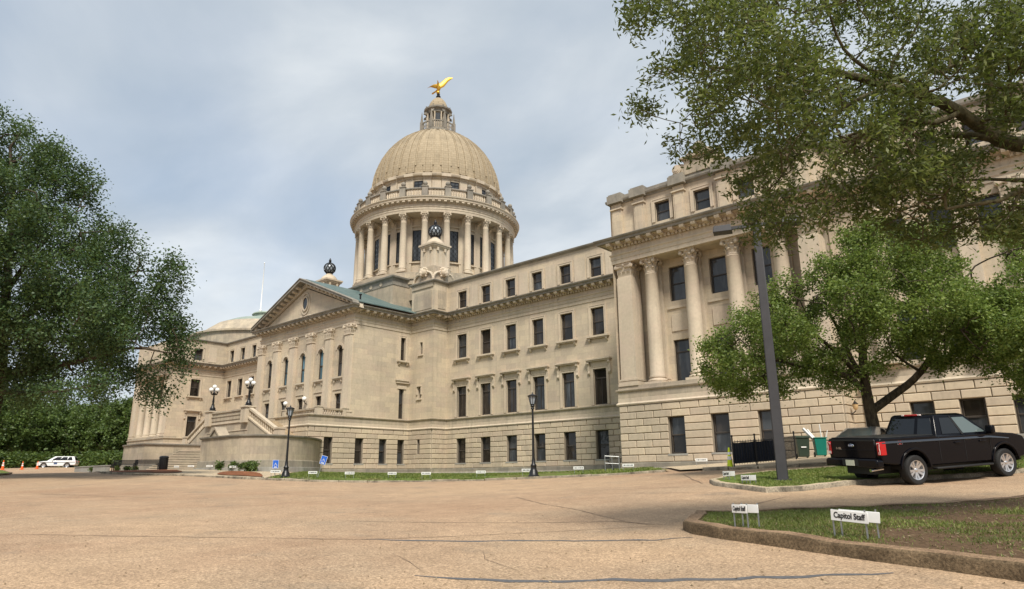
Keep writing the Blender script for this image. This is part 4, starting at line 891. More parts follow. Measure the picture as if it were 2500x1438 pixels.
dball = MB().lathe([(.16, 32.96), (.1, 33.05), (.28, 33.25), (.3, 33.42), (.2, 33.6), (.02, 33.7)], 10).mesh('urn', M['cornice'], 50)
for k in range(24):
    a = A0+math.radians(7.5+15*k)
    if math.cos(a-A0) < -.2: continue
    o = link('balustrade_post', dpost, CAP, (DX+BR*math.cos(a), DY+BR*math.sin(a), 0), (0, 0, a)); link('urn', dball, o)
    for j in range(6): e = a+math.radians(2.9+1.84*j); link('baluster', DBAL, CAP, (DX+BR*math.cos(e), DY+BR*math.sin(e), 31.74), (0, 0, e))
# attic drum, ribbed dome, lantern
ZD = 35.75
part(MB().lathe([(8.7, 31.4), (8.7, 34.75), (8.8, 34.8), (8.8, 35.0), (9.1, 35.12), (9.2, 35.3), (9.2, 35.4), (8.85, 35.46), (8.85, 35.62), (8.62, 35.75)], 96, (DX, DY, 0), cap=False), 'attic_drum', 'ashlar', smooth=35)
for k in range(24):
    a = A0+math.radians(15*k)
    if math.cos(a-A0) < -.2: continue
    c, s = math.cos(a), math.sin(a)
    if k % 2 == 1:
        o = link('window', wmesh(('aw',), lambda: MB().box(-.55, -.47, -.12, 0, 0, 1.0).box(.47, .55, -.12, 0, 0, 1.0).box(-.47, .47, -.12, 0, 0, .08).box(-.47, .47, -.12, 0, .92, 1).box(-.03, .03, -.1, 0, .08, .92).box(-.47, -.03, -.1, 0, .48, .54).box(.03, .47, -.1, 0, .48, .54).mesh('window', M['iron'])), CAP, (DX+8.68*c, DY+8.68*s, 33.5), (0, 0, a+math.pi/2))
        link('pane', wmesh(('ag',), lambda: MB().box(-.5, .5, -.06, -.04, .04, .96).mesh('pane', M['glass2'])), o)
    else: link('attic_panel', wmesh(('ap',), lambda: MB().box(-.55, .55, -.06, .05, 33.4, 34.5).mesh('attic_panel', M['trim'])), CAP, (DX+8.75*c, DY+8.75*s, 0), (0, 0, a+math.pi/2))
    a += math.radians(7.5); c, s = math.cos(a), math.sin(a); link('pilaster', wmesh(('apl',), lambda: MB().box(-.5, .5, -.14, .1, 31.4, 34.8).box(-.6, .6, -.52, .1, 35.0, 35.42).box(-.55, .55, -.24, .1, 34.8, 35.0).mesh('pilaster', M['trim'])), CAP, (DX+8.75*c, DY+8.75*s, 0), (0, 0, a+math.pi/2))
DP = [(8.62*math.cos(t), ZD+9.45*math.sin(t)) for t in np.radians([0, 6, 13, 20, 28, 36, 44, 52, 59, 65, 70, 74])]
part(MB().lathe([(r, z-ZD) for r, z in DP], 96, cap=False), 'dome_shell', 'dome', smooth=60, loc=(DX, DY, ZD))
def rib(w0, w1, out, i0, i1):
    b = MB(); vs = []
    for i in range(i0, i1):
        r, z = DP[i]; t = r/8.62; w = w0*t+.06
        for (sx, o_) in ((-1, 0), (-1, out), (1, out), (1, 0)): vs.append((r+o_*(.4+.6*t), sx*w, z+o_*(1-t)*.7))
    n = i1-i0; return b.add(vs, [(4*i+a, 4*i+4+a, 4*i+5+a, 4*i+1+a) for i in range(n-1) for a in range(3)]+[(0, 1, 2, 3), (4*n-4, 4*n-3, 4*n-2, 4*n-1)])
def ribm():
    b = MB(); q = rib(.5, 0, .1, 0, 11); b.v += q.v; b.f += q.f; b.m += q.m
    for s in (-1, 1):
        n0 = len(b.v); q = rib(.06, 0, .2, 0, 11); q.v = [(x, y+s*.44*(math.hypot(x, 0)/8.62), z) for x, y, z in q.v]; b.add(q.v, q.f)
    return b.mesh('rib', M['dome'])
RIB = ribm()
def panelm():
    b = MB()
    for s in (-1, 1):
        q = rib(.05, 0, .09, 1, 10); q.v = [(x, y+s*.5*(x/8.62), z) for x, y, z in q.v]; b.add(q.v, q.f)
    return b.mesh('panel_moulding', M['dome'])
PNM = panelm()
for k in range(24):
    for me, nm, da in ((RIB, 'rib', 7.5), (PNM, 'panel_moulding', 0)): a = A0+math.radians(da+15*k); link(nm, me, CAP, (DX, DY, 0), (0, 0, a))
part(MB().lathe([(2.2, 44.6), (2.62, 45.0), (2.62, 45.3), (2.4, 45.36), (1.0, 45.38)], 32, (DX, DY, 0), cap=False), 'lantern_base', 'cornice', smooth=35)
part(MB().lathe([(2.3, 46.38), (2.48, 46.4), (2.48, 46.54), (2.26, 46.56), (2.3, 46.38)], 32, (DX, DY, 0), cap=False), 'handrail', 'cornice')
part(MB().lathe([(1.4, 45.2), (1.4, 48.3), (1.5, 48.35)], 16, (DX, DY, 0), cap=False), 'lantern_drum', 'ashlar_old', smooth=20)
part(MB().lathe([(1.3, 48.25), (1.6, 48.3), (1.6, 48.65), (1.72, 48.75), (1.98, 48.85), (2.02, 49.05), (1.4, 49.15), (1.4, 49.45)], 16, (DX, DY, 0), cap=False), 'lantern_cornice', 'cornice')
part(MB().lathe([(1.4, 49.4), (1.36, 49.75), (1.15, 50.3), (.82, 50.8), (.45, 51.12), (.22, 51.2)], 16, (DX, DY, 0), cap=False), 'lantern_cap', 'dome', smooth=50)
for k in range(8):
    a = A0+math.radians(45*k); c, s = math.cos(a), math.sin(a); o = link('lantern_window', wmesh(('lw',), lambda: MB().box(-.34, .34, -.05, .03, 46.9, 48.15).mesh('lantern_window', M['glass2'])), CAP, (DX+1.38*c, DY+1.38*s, 0), (0, 0, a+math.pi/2))
    a += math.radians(22.5); c, s = math.cos(a), math.sin(a)
    for t in (-.17, .17): part(MB().tube((DX+1.6*c-s*t, DY+1.6*s+c*t, 45.4), (DX+1.6*c-s*t, DY+1.6*s+c*t, 48.3), .1, .085, 8), 'lantern_column', 'column', smooth=50)
    link('lantern_scroll', wmesh(('ls',), lambda: MB().prism([(0, 0), (.55, .0), (.5, .25), (.2, .4), (.12, .75), (0, .8)], (1.6, -.12, 48.1), (1, 0, 0), (0, 0, 1), (0, .24, 0)).mesh('lantern_scroll', M['cornice'])), CAP, (DX, DY, 0), (0, 0, a))
    part(MB().lathe([(.1, 0), (.16, .1), (.05, .25), (.09, .33), (.01, .42)], 8, (DX+1.8*c, DY+1.8*s, 49.05)), 'finial', 'cornice')
    part(MB().frustum((DX+2.42*c, DY+2.42*s), .19, .19, .18, .18, 45.35, 46.75).frustum((DX+2.42*c, DY+2.42*s), .14, .14, .02, .02, 46.75, 48.3), 'obelisk', 'cornice')
    for j in range(5): e = a+math.radians(8+7*j); link('baluster', wmesh(('lb',), lambda: MB().lathe([(.06, 0), (.04, .15), (.1, .45), (.045, .8), (.07, 1.04)], 6).mesh('baluster', M['cornice'], 50)), CAP, (DX+2.42*math.cos(e), DY+2.42*math.sin(e), 45.36))
part(MB().lathe([(.5, 51.1), (.3, 51.3), (.34, 51.5), (.18, 51.65), (.24, 51.85), (.14, 51.95)], 12, (DX, DY, 0)), 'dome_finial', 'iron', smooth=50)
# gilded eagle
def eagle():
    Dv = np.array((DX-CAM[0], DY-CAM[1])); Dv /= np.linalg.norm(Dv); Rt = np.array((Dv[1], -Dv[0])); b = MB()
    def P3(o_, z, d=0): q = np.array((DX, DY))+Rt*o_+Dv*d; return (q[0], q[1], z)
    b.sphere(P3(-.05, 52.15), .27, 12, 8)
    def loft(st, n=10):
        base = len(b.v)
        for (o_, z, d, rx, rz, tilt) in st:
            for i in range(n):
                a = 2*math.pi*i/n; t = math.cos(a)*rz; b.v.append(P3(o_-math.sin(tilt)*t, z+math.cos(tilt)*t, d+math.sin(a)*rx))
        for j in range(len(st)-1):
            for i in range(n): b.f.append((base+j*n+i, base+j*n+(i+1) % n, base+(j+1)*n+(i+1) % n, base+(j+1)*n+i)); b.m.append(0)
        b.f += [tuple(range(base, base+n)), tuple(range(base+(len(st)-1)*n, base+len(st)*n))]; b.m += [0, 0]
    loft([(-.05, 52.4, 0, .12, .12, 1.4), (-.02, 52.6, 0, .26, .24, 1.3), (.0, 52.9, 0, .36, .34, 1.2), (-.02, 53.25, -.12, .32, .3, 1.0), (-.05, 53.5, -.3, .2, .2, .8), (-.12, 53.68, -.5, .17, .17, .6), (-.16, 53.66, -.7, .1, .1, .3), (-.16, 53.54, -.84, .03, .05, 0)])
    loft([(.1, 53.15, .05, .1, .36, .5), (.5, 53.5, .1, .1, .42, .75), (.85, 53.95, .15, .09, .36, .8), (1.2, 54.4, .2, .08, .32, .55), (1.6, 54.68, .25, .06, .24, .3), (2.0, 54.82, .3, .03, .07, .2)])
    loft([(-.1, 53.1, .0, .1, .36, -.3), (-.5, 53.1, -.15, .12, .38, -.5), (-.9, 52.98, -.35, .1, .3, -.7), (-1.25, 52.72, -.5, .07, .2, -.9), (-1.55, 52.45, -.6, .03, .06, -1.0)])
    loft([(-.15, 52.7, .2, .12, .14, 0), (-.4, 52.5, .35, .2, .09, .3), (-.75, 52.3, .5, .26, .05, .4), (-.95, 52.22, .55, .2, .02, .4)])
    return b
part(eagle(), 'gilded_eagle', 'gold', smooth=50)
# corner pylons with openwork globes and lion heads
def pylon(x, y):
    part(MB().box(x-1.75, x+1.75, y-1.75, y+1.75, 18.7, 19.6).box(x-1.5, x+1.5, y-1.5, y+1.5, 19.6, 20.9).box(x-1.28, x+1.28, y-1.28, y+1.28, 20.9, 21.3), 'pylon_base', 'ashlar_old')
    part(MB().frustum((x, y), 1.05, 1.05, .95, .95, 21.3, 23.75), 'pylon_shaft', 'column')
    b = MB().frustum((x, y), 1.0, 1.0, 1.12, 1.12, 23.5, 23.72).box(x-1.22, x+1.22, y-1.22, y+1.22, 23.72, 23.9).box(x-1.32, x+1.32, y-1.32, y+1.32, 23.9, 24.1)
    for s in (-1, 1):
        for t in (-.55, .55): b.box(x+t-.12, x+t+.12, y+s*1.1-.1, y+s*1.1+.1, 23.2, 23.6); b.box(x+s*1.1-.1, x+s*1.1+.1, y+t-.12, y+t+.12, 23.2, 23.6)
    part(b, 'pylon_cornice', 'trim')
    for s, ax_ in ((-1, 0), (1, 0), (-1, 1), (1, 1)):
        for t in (-.6, -.45, -.3, .3, .45, .6):
            c_ = (x+s*1.0, y+t) if ax_ == 0 else (x+t, y+s*1.0); part(MB().box(c_[0]-.05, c_[0]+.05, c_[1]-.05, c_[1]+.05, 21.5, 23.1), 'flute', 'trim')
    part(MB().lathe([(1.15, 24.1), (1.1, 24.3), (.85, 24.65), (.6, 24.85), (.42, 24.95), (.42, 25.05)], 20, (x, y, 0)), 'pylon_cap', 'trim', smooth=50)
    for s, ax_ in ((1, 0), (-1, 1)):                                  # lion heads on the two street faces
        d = np.array((s, 0.0)) if ax_ == 0 else np.array((0.0, s)); t = np.array((-d[1], d[0])); c = np.array((x, y))+d*1.5; b = MB()
        def Q(o_, w, z): q = c+d*o_+t*w; return (q[0], q[1], z)
        b.sphere(Q(.12, 0, 20.6), .5, 12, 8); b.sphere(Q(.45, 0, 20.42), .28, 10, 7); b.sphere(Q(.5, 0, 20.22), .2, 8, 6)
        for w in (-.3, .3): b.sphere(Q(.3, w, 20.95), .13, 8, 5); b.sphere(Q(.5, w*.5, 20.68), .09, 6, 4)
        for k in range(11): a = math.pi*(k/10*1.5-.25); b.sphere(Q(.05, .55*math.cos(a), 20.55+.55*math.sin(a)), .17, 6, 5)
        part(b, 'lion_head', 'trim', smooth=60); b = MB()
        for w in (-1, 1):
            pts = [(w*(.7+.95*math.sin(a)), 20.5-1.1+1.1*math.cos(a)) for a in np.linspace(0, math.pi/2, 8)]
            for (w0, z0), (w1, z1) in zip(pts[:-1], pts[1:]): b.tube(Q(.1, w0, z0), Q(.1, w1, z1), .16, n=6)
        part(b, 'scroll_arch', 'trim', smooth=60)
    b = MB(); zc = 25.85; rr = .78
    b.lathe([(.36, 25.03), (.45, 25.1), (.38, 25.2)], 14, (x, y, 0))
    for h in (-1, 1):
        for k in range(10):
            pts = []
            for i in range(11): th = math.pi*(.1+.82*i/10); ph = 2*math.pi*k/10+h*1.5*i/10; pts.append((x+rr*math.sin(th)*math.cos(ph), y+rr*math.sin(th)*math.sin(ph), zc-rr*math.cos(th)))
            b.path(pts, .045, 5)
    b.lathe([(.1, 26.55), (.24, 26.64), (.14, 26.75), (.2, 26.9), (.12, 27.1), (.01, 27.35)], 10, (x, y, 0)); o = part(b, 'openwork_globe', 'iron', smooth=60)
    part(MB().sphere((x, y, zc), .7, 16, 12), 'globe_glass', 'globe_in', o, smooth=80)
pylon(-4.25, -.35); pylon(-25.3, -.35)
# low saucer dome and flagpole staff base over the left wing
part(MB().lathe([(12.5, 18.8), (12.5, 21.6), (12.9, 21.8), (12.9, 22.1), (11.2, 22.4), (10.2, 23.4), (8.6, 24.6)], 48, (-61.5, 11, 0), cap=False), 'saucer_dome', 'ashlar_old', smooth=35)
part(MB().lathe([(8.6, 24.6), (6.2, 25.6), (3.4, 26.3), (2.4, 26.45)], 48, (-61.5, 11, 0), cap=False), 'saucer_roof', 'copper', smooth=35)
part(MB().lathe([(2.6, 26.35), (2.6, 27.0), (2.9, 27.05), (2.7, 27.3), (.6, 27.6)], 24, (-61.5, 11, 0)), 'saucer_lantern', 'copper', smooth=35)
FP = ony(641, 700, 11.0); part(MB().lathe([(.28, 26.9), (.35, 27.6), (.2, 28.2), (.3, 28.6), (.1, 28.8), (.09, 33), (.05, 37.6), (.12, 37.7), (.02, 37.9)], 8, (FP[0], 11, 0)), 'flagpole', 'white', smooth=50)
# ---- entrance stair in front of the portico
YS = -17.0
part(MB().box(-20.2, -11.9, YS, YBAL, -2, 4.35), 'landing_block', 'ashlar_old')
for s, x0, x1 in ((1, -11.9, -6.2), (-1, -20.2, -25.2)):
    n = 15
    for k in range(n):
        a = x0+(x1-x0)*k/n; c = x0+(x1-x0)*(k+1)/n; z = 4.35-(k+1)*(4.35-1.9)/n; part(MB().box(min(a, c), max(a, c), YS+.3, YBAL-.02, -2+.01*k, z), 'step', 'concrete')
    pr_ = [(x0, 4.3), (x1, 1.85), (x1, -2), (x0, -2)]; part(MB().prism(pr_, (0, YS, 0), (1, 0, 0), (0, 0, 1), (0, .3, 0)), 'stair_wall', 'ashlar_old')
    part(MB().prism([(x0, 4.32), (x1, 1.87), (x1, 2.02), (x0, 4.47)], (0, YS-.08, 0), (1, 0, 0), (0, 0, 1), (0, .46, 0)), 'stair_string', 'trim')
    part(MB().prism([(x0, 5.15), (x1, 2.7), (x1, 2.9), (x0, 5.35)], (0, YS-.05, 0), (1, 0, 0), (0, 0, 1), (0, .42, 0)), 'handrail', 'trim')
    for k in range(15): t = (k+.5)/15; link('baluster', BALM, CAP, (x0+(x1-x0)*t, YS+.14, 4.42-2.45*t), scale=(1.15, 1.15, 1.22))
    part(MB().box(x1-.35, x1+.35, YS-.2, YS+.5, -2, 3.0).box(x1-.42, x1+.42, YS-.27, YS+.57, 3.0, 3.14), 'newel', 'trim')
part(MB().box(-19.4, -12.7, YS-.06, YS+.3, 4.36, 4.75).box(-19.4, -12.7, YS-.12, YS+.35, 4.75, 4.86).box(-19.4, -12.7, YS, YS+.26, 4.86, 5.15).box(-19.4, -12.7, YS-.1, YS+.36, 5.15, 5.3), 'parapet', 'ashlar_old')
part(MB().box(-20.2, -11.9, YS-.1, YS-.01, 4.0, 4.2).box(-20.2, -11.9, YS-.06, YS-.01, 3.2, 3.28), 'string_moulding', 'trim')
PEDS = [(-12.35, YS+.15), (-19.9, YS+.15)]
for x, y in PEDS: part(MB().box(x-.5, x+.5, y-.5, y+.5, 3.9, 5.35).box(x-.6, x+.6, y-.6, y+.6, 5.35, 5.5), 'pedestal', 'trim', bevel=.02)
# bastions that wrap the lower flight
def bastion(s):
    X = lambda x: PC+s*(x-PC); pts = [(-9.2, -22.5), (-4.2, -22.5), (-3.0, -22.2), (-1.9, -21.4), (-1.3, -20.2), (-1.25, -18.8), (-1.8, -17.2), (-3.0, -15.4), (-4.6, -13.8), (-6.0, -12.7), (-9.2, -12.7)]
    P = [(X(a), b_) for a, b_ in pts]; P = P if s > 0 else P[::-1]
    part(MB().prism(P, (0, 0, -2), (1, 0, 0), (0, 1, 0), (0, 0, 3.95)), 'bastion', 'ashlar_old', smooth=28)
    part(MB().sweep([(-.35, 1.95), (.05, 1.95), (.14, 2.05), (.16, 2.15), (-.35, 2.2)], P, closed=True), 'bastion_coping', 'cornice'); part(MB().sweep([(0, -2), (.3, -2), (.3, -.45), (.0, -.4)], P, closed=True), 'bastion_plinth', 'granite'); part(MB().sweep([(0, -.42), (.16, -.42), (.12, .1), (0, .14)], P, closed=True), 'bastion_base', 'base')
bastion(1); bastion(-1)
part(MB().prism([(-.85, 0), (.85, 0), (0, .7)], (-7.4, -22.2, 2.18), (1, 0, 0), (0, 0, 1), (0, .9, 0)).prism([(-1.0, -.02), (-.8, -.02), (0, .62), (.8, -.02), (1.0, -.02), (0, .82)], (-7.4, -22.32, 2.18), (1, 0, 0), (0, 0, 1), (0, 1.0, 0)), 'small_gable', 'ashlar_old')
for k in range(15):                                                   # flared lower flight in the corner below the landing
    w = 1.3+.12*k; q = part(MB().box(-w, w, -.3*(k+1), 2.2 if k == 0 else -.3*k, -3.2, 1.64-.17*(k+1)), 'step', 'base', loc=(-20.7, -18.1, 0), rot=(0, 0, math.radians(42))); part(MB().box(-w-.04, w+.04, -.3*(k+1)-.06, 2.2 if k == 0 else -.3*k, 1.643-.17*(k+1), 1.7-.17*(k+1)), 'tread', 'trim', q)
# rainwater pipe and wall lamp at the pavilion corner
part(MB().tube((VX1+.75, YR-.12, -.6), (VX1+.75, YR-.12, 3.3), .09, n=10).box(VX1+.6, VX1+.9, YR-.3, YR+.02, 3.2, 3.5), 'rainwater_pipe', 'galv', smooth=40)
# ================================================================ street furniture
def at(px, py, t, lift=0.0):
    p = dep(px, py, t); return (p[0], p[1], gz(p[0], p[1])+lift)
def face_cam(p, extra=0.0): return math.atan2(p[1]-CAM[1], p[0]-CAM[0])-math.pi/2+extra      # local -y towards the camera
def lamp_post(px, py, t, H, label, lift):
    p = at(px, py, t, lift); o = thing('lamp_post', label, 'lamp post', p, 0, 'black lamp posts in front of the building'); k = H/4.3
    def P(b, n, m, sm=50, par=o): return b.build(n, M[m], par, smooth=sm)
    P(MB().lathe([(.30*k, 0), (.30*k, .08), (.24*k, .12), (.22*k, .3), (.17*k, .36), (.14*k, .55), (.17*k, .6), (.10*k, .7), (.085*k, .95)], 12), 'base', 'black')
    P(MB().lathe([(.075*k, .95), (.06*k, H*.5), (.05*k, H-.85), (.09*k, H-.82), (.09*k, H-.76), (.05*k, H-.72)], 10), 'pole', 'black')
    P(MB().lathe([(.05*k, H-.74), (.13*k, H-.66), (.1*k, H-.6), (.15*k, H-.56)], 10), 'collar', 'black')
    P(MB().lathe([(.11*k, H-.56), (.2*k, H-.14)], 8, cap=False), 'lantern_glass', 'globe_in', None)
    b = MB(); [b.tube((.12*k*math.cos(a), .12*k*math.sin(a), H-.57), (.22*k*math.cos(a), .22*k*math.sin(a), H-.13), .016*k, n=5) for a in np.linspace(0, 2*math.pi, 8, False)]; P(b, 'lantern_cage', 'black', None)
    P(MB().lathe([(.26*k, H-.15), (.27*k, H-.11), (.16*k, H-.05), (.05*k, H-.02), (.03*k, H+.06), (.01, H+.1)], 12), 'cap', 'black'); return o
lamp_post(697, 1166, 41.5, 4.25, 'black lantern lamp post in front of the curved entrance wall', .06)
lamp_post(1303, 1158, 36, 4.35, 'black lantern lamp post in front of the right-hand wing', .07)
# parking-lot light pole
p = at(1912, 1175, 21.3, .11); LP = thing('light_pole', 'tall grey-brown tapered steel light pole on the grass island', 'light pole', p, face_cam(p))
M['pole'] = simple('weathered_pole_paint', (.045, .044, .048), .55, var=.15, scale=3)
MB().frustum((0, 0), .17, .17, .125, .125, 0, 8.6).build('pole', M['pole'], LP, bevel=.03)
MB().box(-.25, .25, -.25, .25, -.1, .03).build('base_plate', M['pole'], LP)
for s in (-1, 1):
    a = MB().box(min(0, s*.9), max(0, s*.9), -.05, .05, 8.35, 8.45).build('arm', M['pole'], LP); MB().frustum((s*1.1, 0), .32, .22, .28, .18, 8.26, 8.5).build('lamp_head', M['pole'], a, bevel=.02)
# ---- "Capitol Staff" bay signs
LET = text_mesh('Capitol Staff', .1, M['ink'], .0028)
def staff_sign(px, py, t, W, H, stake, ang, label, lift, tilt=0.0):
    p = at(px, py, t, lift); o = thing('bay_sign', label, 'sign', p, face_cam(p, ang), 'Capitol Staff parking bay signs')
    for k, (dy, a) in enumerate(((0, 0), (.16, .25))):
        b = MB().box(-W/2, W/2, -.008, .008, stake, stake+H).build('board', M['white'], o, (0.05*k, dy, 0), (0, tilt, a*(k == 1)), bevel=.005)
        me = LET.copy(); co = np.empty(len(me.vertices)*3); me.vertices.foreach_get('co', co); co = co.reshape(-1, 3); w0 = co[:, 0].max()-co[:, 0].min(); s = W*.84/w0; co[:, 0] *= s; co[:, 1] *= H*.62/.085; me.vertices.foreach_set('co', co.ravel()); me.update()
        link('lettering', me, b, (0, -.0105 if k == 0 else .0105, stake+H*.52), (math.pi/2, 0, 0 if k == 0 else math.pi))
        for s in (-1, 1): MB().box(s*W*.44-.009, s*W*.44+.009, .009, .024, -.3, stake+H*.94+.03).build('stake', M['galv'], o, (0.05*k, dy, 0), (0, 0, a*(k == 1)))
    return o
staff_sign(2078, 1322, 9.3, .52, .145, .21, -.5, 'nearest white Capitol Staff sign, on the grassy near island', .15, .06)
staff_sign(1808, 1275, 10.6, .30, .125, .22, -.75, 'white Capitol Staff sign at the tip of the near island', .15)
staff_sign(1822, 1188, 20.4, .34, .15, .09, -.75, 'low white Capitol Staff sign in front of the light pole', .12)
staff_sign(1774, 1171, 22.3, .28, .15, .11, -.75, 'white Capitol Staff sign at the left tip of the pole island', .12)
# ---- small white bay markers along the building
def marker(px, py, t, W, label, ang=0.0, lift=.06, hgt=.24):
    p = at(px, py, t, lift); o = thing('bay_marker', label, 'sign', p, face_cam(p, ang), 'small white bay markers along the building')
    b = MB().box(-W/2, W/2, -.01, .01, hgt, hgt+.15).build('board', M['white'], o); m = MB(); r = random.Random(px); x = -W*.4
    while x < W*.38: l = r.uniform(.02, .05); m.box(x, x+l, -.013, -.0105, hgt+.045, hgt+.105); x += l+r.choice((.012, .03))
    q = m.build('lettering', M['ink'], b); q['kind'] = 'stuff'
    for s in (-1, 1): MB().box(s*W*.42-.01, s*W*.42+.01, .01, .024, -.2, hgt+.1).build('stake', M['galv'], o)
for px, py, t, W, lb in [(763,1164,41.5,.52,'small white bay marker just left of the leaning blue sign post'), (853,1167,41.2,.56,'small white bay marker at the left end of the green grass strip'), (957,1168,41,.52,'small white bay marker below the narrow windows of the portico side'), (1040,1167,40.8,.56,'small white bay marker below the corner block beside the portico'),
                         (1174,1165,39.8,.56,'small white bay marker below the second window of the right wing'), (1287,1161,38,.6,'small white bay marker touching the foot of the right lamp post'), (1413,1158,37.5,.56,'small white bay marker below the fifth window of the right wing'),
                         (1534,1143,37.2,.62,'small white bay marker at the pavilion corner beside the steel handrail'), (1713,1130,36.5,.62,'small white bay marker at the pavilion foot left of the black fence'),
                         (567,1153,55,.5,'small white bay marker among the shrubs by the curved wall'), (510,1152,57,.5,'small white bay marker against the left end of the curved wall plinth'), (465,1149,60,.5,'small white bay marker right of the lower stair'), (430,1148,61,.4,'small white bay marker left of the lower stair'), (673,1150,43,.6,'small white bay marker under the upright blue sign')]:
    marker(px, py, t, W, lb)
# ---- blue accessible-parking signs
def blue_sign(px, py, t, H, lean, label):
    p = at(px, py, t, .06); o = thing('parking_sign', label, 'sign', p, face_cam(p), 'blue accessible parking signs'); o.rotation_euler = (0, lean, face_cam(p))
    MB().tube((0, .02, -.3), (0, .02, H), .025, n=6).build('post', M['galv'], o)
    b = MB().box(-.18, .18, -.012, .004, H-.52, H).build('board', M['white'], o); MB().box(-.165, .165, -.016, -.0125, H-.505, H-.015).build('blue_panel', M['blue'], b)
    m = MB().lathe([(.028, -.003), (.028, .003)], 10, (-.03, 0, 0)); s = MB()
    z = H-.27; s.tube((-.02, -.02, z+.13), (-.02, -.02, z+.135), .028, n=8)
    for q0, q1 in (((-.02, z+.1), (-.015, z)), ((-.015, z), (.06, z)), ((.06, z), (.09, z-.09)), ((-.02, z+.055), (.045, z+.055))): s.tube((q0[0], -.02, q0[1]), (q1[0], -.02, q1[1]), .011, n=5)
    pts = [(-.0+.085*math.cos(a), -.02, z-.05+.085*math.sin(a)) for a in np.linspace(2.2, 5.9, 10)]; s.path(pts, .01, 5); s.build('wheelchair_symbol', M['white'], b)
    MB().box(-.1, .1, -.018, -.0165, H-.47, H-.43).build('print_line', M['white'], b); return o
blue_sign(671, 1158, 43, 1.02, .0, 'upright blue accessible parking sign left of the lamp post'); blue_sign(775, 1163, 41.5, 1.35, .28, 'leaning blue accessible parking sign right of the lamp post')
# wheel stop
p = at(717, 1175, 39.5, 0); o = MB().prism([(-.1, 0), (.1, 0), (.07, .13), (-.07, .13)], (-.95, 0, 0), (0, 1, 0), (0, 0, 1), (1.9, 0, 0)).build('wheel_stop', M['kerb2'], None, p, (0, 0, face_cam(p)), bevel=.02); tag(o, 'low concrete wheel stop on the road before the lamp post', 'wheel stop')
# ---- candelabra and globe lamps at the entrance
def candelabrum(x, y, label):
    o = thing('candelabrum', label, 'lamp', (x, y, 5.5), .3, 'five-globe candelabra on the stair pedestals')
    MB().lathe([(.36, 0), (.36, .12), (.28, .16), (.3, .3), (.2, .42), (.14, .6), (.18, .66), (.1, .75)], 12).build('base', M['black'], o, smooth=50)
    MB().lathe([(.09, .75), (.12, 1.0), (.07, 1.5), (.1, 1.55), (.06, 1.62), (.14, 1.75), (.2, 1.85), (.1, 1.95), (.05, 2.3)], 10).build('shaft', M['black'], o, smooth=50)
    for k in range(5):
        a = k*math.pi/2; q = (.42*math.cos(a), .42*math.sin(a), 2.0) if k < 4 else (0, 0, 2.35)
        if k < 4: MB().path([(0, 0, 1.75), (.22*math.cos(a), .22*math.sin(a), 1.7), (.4*math.cos(a), .4*math.sin(a), 1.8), q], .04, 6).lathe([(.05, 0), (.12, .05), (.1, .08)], 8, (q[0], q[1], q[2]-.04)).build('arm', M['black'], o)
        MB().sphere((q[0], q[1], q[2]+.2), .22, 14, 10).build('globe', M['globe'], o, smooth=80)
candelabrum(*PEDS[0], 'black five-globe candelabrum on the right pedestal of the entrance stair'); candelabrum(*PEDS[1], 'black five-globe candelabrum on the left pedestal of the entrance stair')
for px, py, lb in ((697, 985, 'globe lamp on the portico front above the lamp post lantern'), (743, 973, 'globe lamp on the portico front right of the middle door')):
    q = ony(px, py, YF-.75); o = thing('wall_lamp', lb, 'lamp', (q[0], YF-.3, q[2]-.4), 0, 'globe lamps on the portico front')
    MB().path([(0, .3, -.1), (0, 0, -.2), (0, -.35, -.1), (0, -.45, .1)], .04, 6).lathe([(.06, 0), (.14, .06), (.1, .1)], 8, (0, -.45, .08)).build('bracket', M['black'], o); MB().sphere((0, -.45, .38), .24, 14, 10).build('globe', M['globe'], o, smooth=80)
q = ony(2066, 985, YR-1.0); o = thing('wall_lantern', 'lantern lamp on the pavilion corner behind the small oak', 'lamp', (VX1+.02, YP+.75, 2.35), 0)
MB().path([(0, 0, -.3), (.2, 0, -.4), (.38, 0, -.25)], .03, 6).build('bracket', M['black'], o); MB().lathe([(.05, -.22), (.14, -.1), (.16, .12), (.05, .2)], 10, (.38, 0, 0)).build('glass', simple('amber_glass', (.55, .38, .2), .3), o, smooth=50); MB().lathe([(.18, .12), (.06, .25), (.02, .34)], 10, (.38, 0, 0)).build('cap', M['black'], o)
